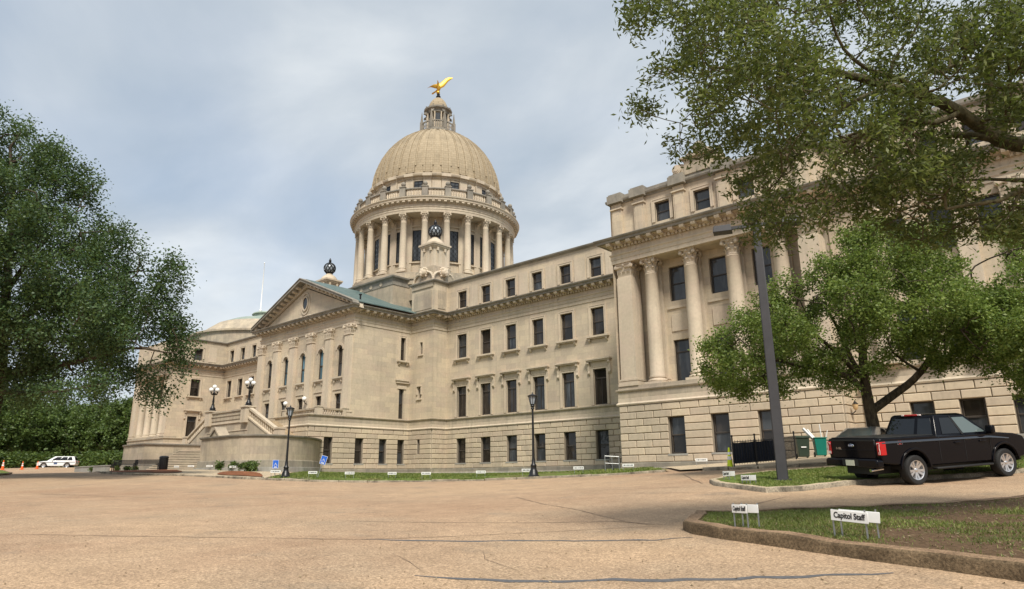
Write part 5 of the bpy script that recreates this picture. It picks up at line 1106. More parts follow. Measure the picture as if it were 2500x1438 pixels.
# ---- service fence, bins, lime cone, handrail
f0, f1, f2 = at(1793, 1141, 30, .09), at(1903, 1133, 30.6, .09), at(1945, 1127, 33.6, .09)
FN = thing('service_fence', 'low black iron fence with dark screening around the basement well', 'fence', f0); o0 = np.array(f0)
M['screen'] = simple('navy_screen_fabric', (.012, .016, .028), .8, var=.3, scale=3)
for (a, c), scr in (((f0, f1), True), ((f1, f2), False)):
    a, c = np.array(a)-o0, np.array(c)-o0; L = np.linalg.norm(c-a); d = (c-a)/L; n = int(L/.13)
    for k in range(n+1): q = a+(c-a)*k/n; MB().tube((q[0], q[1], q[2]+.08), (q[0], q[1], q[2]+1.12), .012, n=5).build('baluster', M['black'], FN)
    for h in (.14, 1.05): MB().tube(a+np.array((0, 0, h)), c+np.array((0, 0, h)), .022, n=6).build('rail', M['black'], FN)
    for k in range(3 if scr else 2): q = a+(c-a)*k/(2 if scr else 1); MB().tube(q, q+np.array((0, 0, 1.28)), .035, n=8).sphere(q+np.array((0, 0, 1.31)), .05, 8, 6).build('post', M['black'], FN)
    if scr:
        w = np.array((-d[1], d[0], 0))*.03; z0, z1 = .12, 1.03; N_ = 14
        vs = []
        for k in range(N_+1): q = a+(c-a)*k/N_+w*(1+.5*math.sin(k*1.9)); vs += [q+np.array((0, 0, z0)), q+np.array((0, 0, z1-.03*abs(math.sin(k*.9))))]
        MB().add(vs, [(2*k, 2*k+2, 2*k+3, 2*k+1) for k in range(N_)]).build('screen', M['screen'], FN)
def wheelie_bin(px, py, t, H, col, label, lid=True):
    p = at(px, py, t, .09); o = thing('wheelie_bin', label, 'bin', p, face_cam(p)+.2, 'wheeled bins beside the fence'); m = simple('bin_plastic', col, .45, var=.08); s = H/1.1
    b = MB(); b.frustum((0, 0), .25*s, .27*s, .31*s, .35*s, .06, .98*s); b.build('body', m, o, bevel=.03)
    MB().box(-.34*s, .34*s, -.38*s, .4*s, .98*s, 1.02*s).build('rim', m, o, bevel=.01)
    if lid: MB().prism([(-.4, 1.02), (.42, 1.02), (.42, 1.1), (.2, 1.14), (-.3, 1.1)], (-.34*s, 0, 0), (0, s, 0), (0, 0, s), (.68*s, 0, 0)).build('lid', m, o, bevel=.02); MB().box(-.12, .12, -.345*s, -.335*s, .5, .56).build('label_plate', M['white'], o)
    for x in (-.26, .26): MB().lathe([(.12, -.03), (.12, .03)], 14).build('wheel', M['black'], o, (x*s, .3*s, .12), (0, math.pi/2, 0), smooth=40)
    MB().tube((-.28*s, .42*s, .98*s), (.28*s, .42*s, .98*s), .02, n=6).build('handle', m, o); return o, s
wheelie_bin(1963, 1127, 34.4, 1.08, (.028, .045, .03), 'dark green wheeled bin right of the black fence')
o, s = wheelie_bin(2006, 1123, 34.4, 1.02, (.004, .16, .12), 'teal wheeled bin with white boards sticking out', False)
for k, (a, b_, w) in enumerate((((-.05, 0, .6), (-.7, .1, 1.42), .09), ((0, .1, .6), (-.5, .15, 1.36), .07), ((.15, 0, .5), (.1, .05, 1.6), .03), ((.2, -.1, .5), (.42, -.1, 1.3), .025))):
    q = tag(MB().tube(a, b_, w, w*.8, 4).build('scrap_board', M['white'], None, o.location, o.rotation_euler), ['wide white board leaning left out of the teal bin', 'narrow white board leaning left in the teal bin', 'upright white stick rising from the teal bin', 'short white stick leaning right in the teal bin'][k], 'board', 'white scraps in the teal bin')
def cone(px, py, t, H, col, label, grp):
    p = at(px, py, t, .0); o = thing('traffic_cone', label, 'traffic cone', p, .3, grp); m = simple('cone_plastic', col, .5, var=.06)
    MB().box(-.19*H, .19*H, -.19*H, .19*H, 0, .05*H).build('base', M['ink'] if col[1] > .4 else m, o); MB().lathe([(.15*H, .05*H), (.035*H, H)], 14).build('cone', m, o, smooth=40)
    for a, c in ((.42, .58), (.66, .78)): MB().lathe([((.15-.121*(a-.05))*H+.004, a*H), ((.15-.121*(c-.05))*H+.004, c*H)], 14, cap=False).build('reflective_band', M['white'], o, smooth=40)
cone(1783, 1140, 30.2, .92, (.62, .74, .02), 'lime traffic cone at the left end of the black fence', 'cones')
cone(8, 1133, 80, 1.15, (.8, .12, .02), 'orange traffic cone nearest the left picture edge', 'orange cones by the far drive'); cone(55, 1136, 82, .95, (.8, .12, .02), 'middle one of the three orange traffic cones', 'orange cones by the far drive'); cone(91, 1139, 84, .95, (.8, .12, .02), 'orange traffic cone right behind the white car', 'orange cones by the far drive')
h = [ony(1478, 1146, -2.2), ony(1513, 1140, -2.2)]
q = at(1478, 1150, 39.5, .07); o = thing('handrail', 'small pale steel handrail at the basement steps by the pavilion', 'handrail', q, face_cam(q))
MB().path([(0, 0, -.2), (0, 0, .85), (.8, 0, .8), (.8, 0, -.2)], .025, 6).build('rail', M['galv'], o); MB().path([(.4, 0, -.2), (.4, 0, .82)], .02, 6).path([(0, 0, .45), (.8, 0, .4)], .018, 6).build('mid_rail', M['galv'], o); MB().path([(.18, .1, .6), (.62, .1, -.2)], .03, 6).build('brace', M['black'], o)
# ---- benches and trash can by the entrance walk
def bench(px, py, t, L, label):
    p = at(px, py, t, .06); o = thing('park_bench', label, 'bench', p, face_cam(p, -.25), 'black slatted benches')
    for k in range(4): MB().box(-L/2, L/2, -.3+.13*k, -.2+.13*k, .44, .47).build('seat_slat', M['black'], o)
    for k in range(4): MB().box(-L/2, L/2, .2+.02*k, .23+.02*k, .54+.11*k, .62+.11*k).build('back_slat', M['black'], o)
    for s in (-1, 1): MB().box(s*L*.46-.03, s*L*.46+.03, -.3, -.24, 0, .64).box(s*L*.46-.03, s*L*.46+.03, .18, .24, 0, .95).box(s*L*.46-.03, s*L*.46+.03, -.24, .18, .38, .43).box(s*L*.46-.03, s*L*.46+.03, -.3, .2, .64, .68).build('leg', M['black'], o)
bench(303, 1147, 61, 2.0, 'left black slatted bench before the colonnaded end'); bench(357, 1148, 60.5, 2.1, 'right black slatted bench beside the trash can')
p = at(397, 1149, 59, .06); o = thing('trash_can', 'black cylindrical litter bin beside the benches', 'trash can', p)
b = MB().lathe([(.3, 0), (.33, .05), (.34, 1.0)], 18).build('body', M['black'], o, smooth=40); [MB().box(-.02, .02, -.36, -.33, .08, .98).build('slat', M['black'], o, rot=(0, 0, a)) for a in np.linspace(0, 2*math.pi, 16, False)]; MB().lathe([(.38, 1.0), (.38, 1.1), (.3, 1.18), (.16, 1.2)], 18).build('lid', M['black'], o, smooth=40)
# ================================================================ vehicles
M['car_black'] = NT('black_car_paint').done((.003, .003, .005), .2, .0, .14, Coat_Weight=.12, Coat_Roughness=.05); M['car_highlight'] = NT('highlight_black_paint').done((.006, .006, .01), .12, .0, .9, Coat_Weight=1.0, Coat_Roughness=.03)  # second is the same paint, made glossier to add a shoulder highlight
M['car_white'] = NT('white_car_paint').done((.72, .73, .74), .25, 0, .5, Coat_Weight=1.0); M['car_silver'] = NT('silver_car_paint').done((.38, .39, .4), .28, .6, .5, Coat_Weight=1.0)
M['car_glass'] = NT('tinted_car_glass').done((.008, .009, .01), .03, 0, .6); M['clear_glass'] = NT('pale_car_glass').done((.10, .13, .13), .04, .0, .7)
M['tyre'] = simple('tyre_rubber', (.014, .014, .014), .75, var=.2, scale=20); M['alloy'] = NT('alloy_rim').done((.6, .6, .61), .3, .8, .5); M['plastic'] = simple('black_plastic', (.012, .012, .012), .55)
M['tail'] = NT('tail_lamp_red').done((.45, .008, .012), .15, 0, .6); M['tail_clear'] = NT('tail_lamp_clear').done((.75, .62, .6), .15, 0, .6); M['chrome'] = NT('chrome').done((.65, .66, .68), .12, 1.0, .5)
def wheel_parts(o, x, y, R, W, side, spokes=10, rimR=.66):
    w = MB(); prof = [(R*.66, -W*.42), (R*.8, -W*.5), (R*.95, -W*.47), (R, -W*.36)]; prof += [(R*(1-.0), W*.36), (R*.95, W*.47), (R*.8, W*.5), (R*.66, W*.42)]; w.lathe(prof, 36, cap=False)
    for k in range(40):
        a = 2*math.pi*k/40
        for s in (-1, 1): c, e = math.cos(a), math.sin(a); w.add([(R*.93*c-e*q, R*.93*e+c*q, s*W*.5) for q in (-.02, .02)]+[((R+.006)*c-e*q, (R+.006)*e+c*q, s*W*.36) for q in (.02, -.02)], [(0, 1, 2, 3)])
    wh = link('wheel', w.mesh('wheel', M['tyre'], 40), o, (x, y, R), (math.pi/2, 0, 0))
    rim = MB(); f = -side; r1 = R*rimR
    rim.lathe([(r1*1.03, f*W*.38), (r1*1.0, f*W*.46), (r1*.93, f*W*.42), (r1*.9, f*W*.1), (r1*.2, f*W*.05)], 32, cap=False)
    rim.lathe([(r1*.2, f*W*.2), (r1*.2, f*W*.36), (r1*.12, f*W*.4), (.001, f*W*.4)], 16, cap=False)
    for k in range(spokes):
        a = 2*math.pi*k/spokes+(.09 if k % 2 else -.09); c, e = math.cos(a), math.sin(a); vs = []
        for rr, ww, dz in ((r1*.16, .028, .33), (r1*.6, .03, .36), (r1*.97, .045, .42)):
            for q in (-1, 1): vs.append((rr*c-e*ww*q, rr*e+c*ww*q, f*W*dz)); vs.append((rr*c-e*ww*q, rr*e+c*ww*q, f*W*(dz-.2)))
        rim.add(vs, [(0, 2, 6, 4), (4, 6, 10, 8), (0, 4, 5, 1), (4, 8, 9, 5), (2, 3, 7, 6), (6, 7, 11, 10)])
    link('rim', rim.mesh('rim', M['alloy'], 40), wh); link('brake_backing', MB().lathe([(.01, 0), (r1*.85, 0)], 20, (0, 0, f*W*.04), cap=False).mesh('brake_backing', M['plastic']), wh); return wh
def arc(cx, cz, r, a0, a1, n=12): return [(cx+r*math.cos(math.radians(a0+(a1-a0)*i/n)), cz+r*math.sin(math.radians(a0+(a1-a0)*i/n))) for i in range(n+1)]
def shell(name, pts, hw, mat, o, bevel=.05, crown=None):
    # side outline across the width, sides pulled in a little above and below the shoulder
    b = MB(); n = len(pts); ys = [(-hw, 1), (-hw*.97, 0), (hw*.97, 0), (hw, 1)]
    vs = [(p[0], y, p[1]) for y in (-hw, hw) for p in pts]; b.add(vs, [tuple(range(n)), tuple(range(n, 2*n))[::-1]]+[(i, (i+1) % n, n+(i+1) % n, n+i) for i in range(n)]); return b.build(name, mat, o, bevel=bevel)
def pane_on(o, name, quad, st, mat, off=.008, par=None):
    # thin pane laid on a bilinear surface: quad corners A B C D, st outline in its coordinates
    A, B, C_, D_ = (np.array(q, float) for q in quad); nrm = np.cross(B-A, D_-A); nrm /= np.linalg.norm(nrm); vs = []
    for s, t in st: q = (A*(1-s)+B*s)*(1-t)+(D_*(1-s)+C_*s)*t; vs.append(q+nrm*off)
    k = len(vs); vs += [v-nrm*(off+.02) for v in vs]; b = MB().add(vs, [tuple(range(k)), tuple(range(k, 2*k))[::-1]]+[(i, (i+1) % k, k+(i+1) % k, k+i) for i in range(k)]); return b.build(name, mat, par or o)
def pickup():
    a, c = np.array(at(2236, 1190, 20.0)), np.array(at(2456, 1171, 21.2)); d = c-a; L = np.hypot(d[0], d[1]); h = math.atan2(d[1], d[0]); pitch = -math.atan2(d[2], L)
    side = np.array((-math.sin(h), math.cos(h))); W = .86; p = np.array((a[0]+side[0]*W, a[1]+side[1]*W)); far = gz(p[0]+side[0]*W, p[1]+side[1]*W); near = a[2]
    o = thing('pickup_truck', 'black crew-cab pickup truck parked along the grass island', 'pickup truck', (p[0], p[1], (near+far)/2), 0, None, (math.atan2(far-near, 2*W), pitch, h))
    k = L/3.68; o.scale = (k, k, k); bl = M['car_black']
    R = .42; up = .06
    body = [(-1.22, .68), (-1.25, .9), (-1.25, 1.33), (-1.2, 1.37), (.93, 1.38), (.97, 1.34), (3.1, 1.34), (3.35, 1.36), (4.2, 1.29), (4.55, 1.2), (4.68, 1.02), (4.72, .8), (4.68, .62), (4.3, .56)]+arc(3.68, .46, .53, 15, 165)+[(3.1, .52), (.62, .52)]+arc(0, .46, .53, 12, 168)+[(-.6, .6)]
    shell('body', body, .985, bl, o, .07)
    # shoulder wedge with an added sky highlight, and fender flares
    for s in (-1, 1):
        MB().add([(x, s*y, z+dz) for x, dz, e in ((-1.2, 0, 0), (3.1, -.02, 0), (4.45, -.12, -.03)) for y, z in ((.94+e, 1.365), (1.004+e, 1.25), (1.004+e, 1.225), (.97+e, 1.19))], [(0, 4, 5, 1), (1, 5, 6, 2), (2, 6, 7, 3), (4, 8, 9, 5), (5, 9, 10, 6), (6, 10, 11, 7), (0, 1, 2, 3), (8, 9, 10, 11)]).build('shoulder_line', M['car_highlight'], o, smooth=30)
        for cx in (0, 3.68):
            ou, inn = arc(cx, .46, .6, 2, 178, 16), arc(cx, .46, .53, 178, 2, 16); MB().prism(ou+inn, (0, s*.985-(.035 if s < 0 else -.0), 0), (1, 0, 0), (0, 0, 1), (0, .035, 0)).build('fender_flare', bl, o, bevel=.01)
            MB().lathe([(.54, -.2), (.54, .2)], 20, a0=math.radians(0), a1=math.radians(180), cap=False).build('wheel_well', M['plastic'], o, (cx, s*.78, .46), (math.pi/2, 0, 0))
        MB().box(.7, 3.0, s*1.0-.09, s*1.0+.09, .40, .46).build('side_step', M['plastic'], o, bevel=.02)
    # cab
    hw0, hw1, zb_, zr = .955, .76, 1.33, 1.95; X0, X1, R0, R1 = .97, 3.25, 1.2, 2.42
    vs = []
    for s in (-1, 1): vs += [(X0, s*hw0, zb_-.02), (X1, s*hw0, zb_-.02), (R1, s*hw1, zr), (R0, s*hw1, zr), (R0+.05, s*hw1*.9, zr+.035), (R1-.15, s*hw1*.9, zr+.04)]
    MB().add(vs, [(0, 1, 2, 3), (6, 9, 8, 7), (3, 2, 5, 4), (9, 10, 11, 8), (4, 5, 11, 10), (0, 3, 9, 6), (1, 7, 8, 2), (3, 4, 10, 9), (2, 8, 11, 5)]).build('cab', bl, o, bevel=.03)
    for s in (-1, 1):
        q = [(X0, s*hw0, zb_), (X1, s*hw0, zb_), (R1, s*hw1, zr), (R0, s*hw1, zr)]; off = .008 if s < 0 else -.03
        for nm, st in (('rear_side_window', [(.12, .1), (.455, .1), (.47, .86), (.16, .86)]), ('front_side_window', [(.51, .1), (.93, .1), (.93, .2), (.9, .45), (.88, .86), (.53, .86)])): pane_on(o, nm, q, st, M['clear_glass'] if nm[0] == 'f' else M['car_glass'], off)
        for u in (.48,): pane_on(o, 'door_pillar', q, [(u-.015, .04), (u+.02, .04), (u+.03, .92), (u-.01, .92)], M['plastic'], off+.004*(1 if s < 0 else -1))
        for x in (1.02, 2.05, 3.12): MB().box(x-.007, x+.007, s*.985-.006, s*.985+.006, .6, 1.32).build('door_seam', M['plastic'], o)
        for x in (1.75, 2.78): MB().box(x-.12, x+.12, s*1.0-.025, s*1.0+.025, 1.10, 1.15).build('door_handle', bl, o, bevel=.015)
        m = MB().box(2.98, 3.16, s*1.0+s*.04-.1, s*1.0+s*.04+.14*s if s > 0 else s*1.0+s*.04+.1, 1.36, 1.6) if False else MB().cbox((3.05, s*1.1, 1.45), (.16, .24, .26)); m.build('side_mirror', bl, o, bevel=.04)
    rq = [(X0, hw0, zb_), (X0, -hw0, zb_), (R0, -hw1, zr), (R0, hw1, zr)]
    pane_on(o, 'rear_window', rq, [(.06, .1), (.94, .1), (.93, .86), (.07, .86)], M['car_glass'], .008); pane_on(o, 'window_divider', rq, [(.6, .1), (.66, .1), (.66, .86), (.6, .86)], bl, .012)
    fq = [(X1, -hw0, zb_), (X1, hw0, zb_), (R1, hw1, zr), (R1, -hw1, zr)]; pane_on(o, 'windscreen', fq, [(.05, .06), (.95, .06), (.93, .94), (.07, .94)], M['clear_glass'], .008)
    MB().cbox((R0+.0, 0, zr+.02), (.06, .46, .05)).build('high_brake_lamp', M['tail'], o, bevel=.012); [MB().cbox((R0+.0, s*.29, zr+.02), (.06, .1, .045)).build('cargo_lamp', M['tail_clear'], o, bevel=.01) for s in (-1, 1)]
    # bed cover and tailgate
    MB().box(-1.2, .93, -.9, .9, 1.365, 1.40).build('bed_cover', M['plastic'], o, bevel=.015)
    tg = MB().box(-1.275, -1.235, -.8, .8, .8, 1.36).build('tailgate', bl, o, bevel=.02); MB().box(-1.29, -1.27, -.8, .8, 1.3, 1.345).build('tailgate_spoiler', M['plastic'], tg); MB().box(-1.285, -1.27, -.78, .78, 1.02, 1.05).build('tailgate_crease', bl, tg, bevel=.006)
    em = link('emblem', MB().lathe([(.115, -.012), (.115, .0), (.1, .012), (.001, .014)], 24).mesh('emblem', M['chrome'], 40), tg, (-1.282, .06, 1.17), (math.pi/2, 0, -math.pi/2), (1, .45, 1))
    link('emblem_field', MB().lathe([(.09, 0), (.09, .004), (.001, .004)], 24).mesh('emblem_field', simple('emblem_blue', (.01, .03, .14), .3), 40), tg, (-1.297, .06, 1.17), (math.pi/2, 0, -math.pi/2), (1, .42, 1)); link('emblem_lettering', text_mesh('Ford', .075, M['white']), tg, (-1.305, .06, 1.17), (math.pi/2, 0, -math.pi/2))
    link('badge_lettering', text_mesh('F-150', .085, M['chrome']), tg, (-1.288, .55, 1.08), (math.pi/2, 0, -math.pi/2))
    link('decal_lettering', text_mesh('4X4', .15, simple('decal_grey', (.22, .2, .2), .4)), o, (-.52, -.9905, 1.22), (math.pi/2, 0, 0)); link('decal_red', text_mesh('X', .15, M['tail']), o, (-.5, -.9935, 1.22), (math.pi/2, 0, 0))
    for s in (-1, 1):
        y = s*.87; tl = MB().box(-1.275, -1.05, min(y, s*1.0), max(y, s*1.0), .9, 1.28).build('tail_lamp', M['tail'], o, bevel=.015)
        MB().box(-1.282, -1.27, s*.9-.02, s*.9+.05*s+.02, .92, 1.0).build('reverse_lamp', M['tail_clear'], tl); z = MB(); z.path([(-1.283, s*.975, 1.24), (-1.283, s*.89, 1.24), (-1.283, s*.89, 1.2)], .009, 5); z.path([(-1.283, s*.98, 1.22), (-1.283, s*.965, 1.1), (-1.283, s*.98, 1.02), (-1.283, s*.97, .92)], .009, 5); z.build('lamp_signature', M['tail_clear'], tl)
    bp = MB().prism([(-.98, .0), (.98, 0), (.98, .2), (.9, .24), (-.9, .24), (-.98, .2)], (-1.44, 0, .56), (0, 1, 0), (0, 0, 1), (.26, 0, 0)).build('rear_bumper', bl, o, bevel=.04); MB().box(-1.45, -1.36, -.3, .3, .6, .79).build('plate_recess', M['plastic'], bp)
    pl = MB().box(-1.462, -1.452, -.16, .16, .6, .76).build('licence_plate', simple('plate_paint', (.6, .62, .5), .5, var=.1, scale=14), bp)
    MB().tube((-1.35, -.62, .47), (-.9, -.62, .5), .045, n=10).build('exhaust', M['chrome'], o); MB().box(-1.1, 4.2, -.5, .5, .34, .56).build('chassis', M['plastic'], o)
    MB().cbox((4.72, 0, .78), (.16, 1.9, .3)).build('front_bumper', bl, o, bevel=.05); [MB().cbox((4.56, s*.82, 1.06), (.22, .3, .2)).build('headlamp', M['clear_glass'], o, bevel=.03) for s in (-1, 1)]
    for x in (0, 3.68):
        for s in (-1, 1): wheel_parts(o, x, s*W, R, .3, s, 10)
    return o
pickup()
def suv():
    p = at(166, 1146, 104); h = math.atan2(p[1]-CAM[1], p[0]-CAM[0])+math.radians(90-14)      # nose to the left of the picture
    o = thing('parked_suv', 'white sport utility vehicle with dark stripe on the far left drive', 'suv', p, h); w = M['car_white']
    o.rotation_euler = (0, 0, h)
    b = [(-1.05, .45), (-1.12, .7), (-1.08, 1.08), (3.1, 1.02), (3.75, .92), (3.95, .75), (3.95, .5), (3.6, .35)]+arc(3.04, .38, .42, 5, 175)+[(2.5, .3), (.5, .3)]+arc(0, .38, .42, 5, 175)
    shell('body', b, .95, w, o, .06); hw0, hw1 = .93, .7; X0, X1, R0, R1, zb_, zr = -1.05, 2.75, -.75, 1.75, 1.05, 1.72
    vs = []
    for s in (-1, 1): vs += [(X0, s*hw0, zb_-.04), (X1, s*hw0, zb_-.04), (R1, s*hw1, zr), (R0, s*hw1, zr)]
    MB().add(vs, [(0, 1, 2, 3), (4, 7, 6, 5), (3, 2, 6, 7), (0, 3, 7, 4), (1, 5, 6, 2)]).build('cabin', w, o, bevel=.06)
    for s in (-1, 1):
        q = [(X0, s*hw0, zb_), (X1, s*hw0, zb_), (R1, s*hw1, zr), (R0, s*hw1, zr)]; off = .01 if s < 0 else -.03
        for u0, u1 in ((.1, .26), (.3, .55), (.58, .84)): pane_on(o, 'side_window', q, [(u0, .14), (u1+.04, .14), (u1-.02, .84), (u0+.02, .84)], M['car_glass'], off)
        MB().box(-1.0, 3.6, s*.95-.006, s*.95+.006, .82, .9).build('stripe', M['ink'], o); MB().box(1.3, 1.75, s*.957-.004, s*.957+.004, .55, .8).build('door_emblem', simple('door_crest', (.05, .09, .2), .5), o)
    rq = [(X0, hw0, zb_), (X0, -hw0, zb_), (R0, -hw1, zr), (R0, hw1, zr)]; pane_on(o, 'rear_window', rq, [(.1, .15), (.9, .15), (.88, .85), (.12, .85)], M['car_glass'], .01); fq = [(X1, -hw0, zb_), (X1, hw0, zb_), (R1, hw1, zr), (R1, -hw1, zr)]; pane_on(o, 'windscreen', fq, [(.06, .06), (.94, .06), (.92, .94), (.08, .94)], M['car_glass'], .01)
    for s in (-1, 1): MB().cbox((-1.08, s*.8, .95), (.1, .25, .2)).build('tail_lamp', M['tail'], o, bevel=.02); MB().cbox((3.8, s*.72, .82), (.2, .35, .12)).build('headlamp', M['clear_glass'], o, bevel=.02); MB().cbox((1.95, s*1.03, 1.12), (.14, .16, .14)).build('side_mirror', w, o, bevel=.03)
    for x in (0, 3.04):
        for s in (-1, 1): wheel_parts(o, x, s*.82, .38, .25, s, 8)
suv()
def sedan():
    p = at(2108, 1126, 26.6, .1); h = math.atan2(CAM[1]-p[1], CAM[0]-p[0])+math.radians(158)
    o = thing('silver_sedan', 'silver car mostly hidden behind the pickup truck and oak trunk', 'car', p, h); w = M['car_silver']
    b = [(-1.0, .42), (-1.08, .6), (-1.0, .92), (-.6, .95), (2.7, .95), (3.5, .82), (3.68, .65), (3.65, .4), (3.3, .3)]+arc(2.75, .34, .38, 5, 175)+[(2.3, .26), (.45, .26)]+arc(0, .34, .38, 5, 175)
    shell('body', b, .88, w, o, .07); hw0, hw1 = .85, .6; X0, X1, R0, R1, zb_, zr = -.75, 2.45, .15, 1.35, .94, 1.42; vs = []
    for s in (-1, 1): vs += [(X0, s*hw0, zb_-.04), (X1, s*hw0, zb_-.04), (R1, s*hw1, zr), (R0, s*hw1, zr)]
    MB().add(vs, [(0, 1, 2, 3), (4, 7, 6, 5), (3, 2, 6, 7), (0, 3, 7, 4), (1, 5, 6, 2)]).build('cabin', w, o, bevel=.06)
    for s in (-1, 1):
        q = [(X0, s*hw0, zb_), (X1, s*hw0, zb_), (R1, s*hw1, zr), (R0, s*hw1, zr)]; off = .01 if s < 0 else -.03
        for u0, u1 in ((.2, .46), (.5, .78)): pane_on(o, 'side_window', q, [(u0, .14), (u1+.04, .14), (u1-.04, .84), (u0+.06, .84)], M['car_glass'], off)
        MB().cbox((-1.02, s*.7, .78), (.1, .3, .16)).build('tail_lamp', M['tail'], o, bevel=.02); MB().cbox((1.75, s*.93, 1.02), (.14, .16, .12)).build('side_mirror', w, o, bevel=.03)
    rq = [(X0, hw0, zb_), (X0, -hw0, zb_), (R0, -hw1, zr), (R0, hw1, zr)]; pane_on(o, 'rear_window', rq, [(.08, .1), (.92, .1), (.86, .9), (.14, .9)], M['clear_glass'], .01); fq = [(X1, -hw0, zb_), (X1, hw0, zb_), (R1, hw1, zr), (R1, -hw1, zr)]; pane_on(o, 'windscreen', fq, [(.06, .06), (.94, .06), (.9, .94), (.1, .94)], M['clear_glass'], .01)
    for x in (0, 2.75):
        for s in (-1, 1): wheel_parts(o, x, s*.76, .34, .22, s, 5)
sedan()
# ================================================================ trees
def poly_samples(poly, n, seed, t0, thick, clump=0.0):
    # points inside a crown whose outline is given in picture coordinates and whose depth follows its own thickness
    r = np.random.default_rng(seed); P = np.array(poly, float); out = []
    A, B = P, np.roll(P, -1, 0)
    while len(out) < n:
        x = r.uniform(P[:, 0].min(), P[:, 0].max(), 4000); y = r.uniform(P[:, 1].min(), P[:, 1].max(), 4000); k = in_poly(x, y, poly); x, y = x[k], y[k]
        d = np.full(len(x), 1e9)
        for a, b in zip(A, B):
            ab = b-a; t = np.clip(((x-a[0])*ab[0]+(y-a[1])*ab[1])/(ab@ab), 0, 1); d = np.minimum(d, np.hypot(x-a[0]-t*ab[0], y-a[1]-t*ab[1]))
        th = np.minimum(thick, .3+d*t0/F_PX*1.3); u = r.uniform(-1, 1, len(x)); t = t0+th*np.sign(u)*np.abs(u)**.7
        if clump:
            q = pixnoise(x, y, clump, seed+1)+.6*pixnoise(x+t*40, y, clump*2.3, seed+2); k = q > -1.15; x, y, t = x[k], y[k], t[k]
        for a, b, c in zip(x, y, t): out.append(dep(a, b, c))
    return np.array(out[:n])
def ellipsoid_samples(c, r3, n, seed, shell_=.35):
    r = np.random.default_rng(seed); out = []
    while len(out) < n:
        q = r.uniform(-1, 1, 3); l = np.linalg.norm(q)
        if l > 1 or l < shell_*r.random(): continue
        out.append(np.array(c)+q*np.array(r3)*(1+.12*math.sin(5*q[0]+3*q[2]+seed)))
    return np.array(out)
def grow(limbs, att, seed, step=.4, tip=.008, expo=.42, sag=.12):
    r = np.random.default_rng(seed); pos = []; par = []; fixed = {}
    for pts, r0, r1, root in limbs:
        pts = [np.array(p, float) for p in pts]; prev = -1
        if root is not None and pos: prev = int(np.argmin(np.linalg.norm(np.array(pos)-pts[0], axis=1)))
        if prev >= 0: pts[0] = np.array(pos[prev])
        T = 0; tot = sum(np.linalg.norm(b-a) for a, b in zip(pts[:-1], pts[1:]))
        C_ = [pts[0]]+pts+[pts[-1]]
        for i in range(len(pts)-1):
            a, b, c, d = C_[i], C_[i+1], C_[i+2], C_[i+3]; L = np.linalg.norm(c-b); n = max(1, int(L/step))
            for k in range(n):
                t = k/n; q = .5*(2*b+(c-a)*t+(2*a-5*b+4*c-d)*t*t+(3*b-a-3*c+d)*t**3)
                pos.append(q); par.append(prev); prev = len(pos)-1; fixed[prev] = r0+(r1-r0)*min(1, (T+L*t)/tot)
            T += L
        pos.append(pts[-1]); par.append(prev); fixed[len(pos)-1] = r1
    pos = np.array(pos); par = list(par); d = np.min(np.linalg.norm(att[:, None]-pos[None], axis=-1), axis=1) if len(att)*len(pos) < 4e6 else np.array([np.min(np.linalg.norm(pos-a, axis=1)) for a in att])
    order = np.argsort(d*(1+.35*r.random(len(d)))); cap = len(pos)+len(att)*60; buf = np.empty((cap, 3)); n = len(pos); buf[:n] = pos; tips = []
    for i in order:
        a = att[i]; dd = np.linalg.norm(buf[:n]-a, axis=1); j = int(np.argmin(dd)); L = dd[j]
        if L < step*.6: tips.append(j); continue
        s = buf[j].copy(); m = max(1, min(50, int(round(L/step)))); prev = j; off = r.normal(0, .13, 3)*L; off[2] += sag*L*r.uniform(-.2, 1)
        for k in range(1, m+1):
            t = k/m; q = s+(a-s)*t+off*math.sin(math.pi*t)*.8+r.normal(0, .03, 3)*min(1, L); buf[n] = q; par.append(prev); prev = n; n += 1
        tips.append(prev)
    pos = buf[:n]; cnt = np.zeros(n)
    for t in tips: cnt[t] += 1
    isleaf = np.ones(n, bool)
    for i in range(n):
        if par[i] >= 0: isleaf[par[i]] = False
    cnt[isleaf & (cnt == 0)] = 1
    for i in range(n-1, -1, -1):
        if par[i] >= 0: cnt[par[i]] += cnt[i]
    rad = tip*np.maximum(cnt, 1)**expo
    for i, v in fixed.items(): rad[i] = v
    for i in range(n):
        if par[i] >= 0: rad[i] = min(rad[i], rad[par[i]])
    return pos, np.array(par), rad, cnt
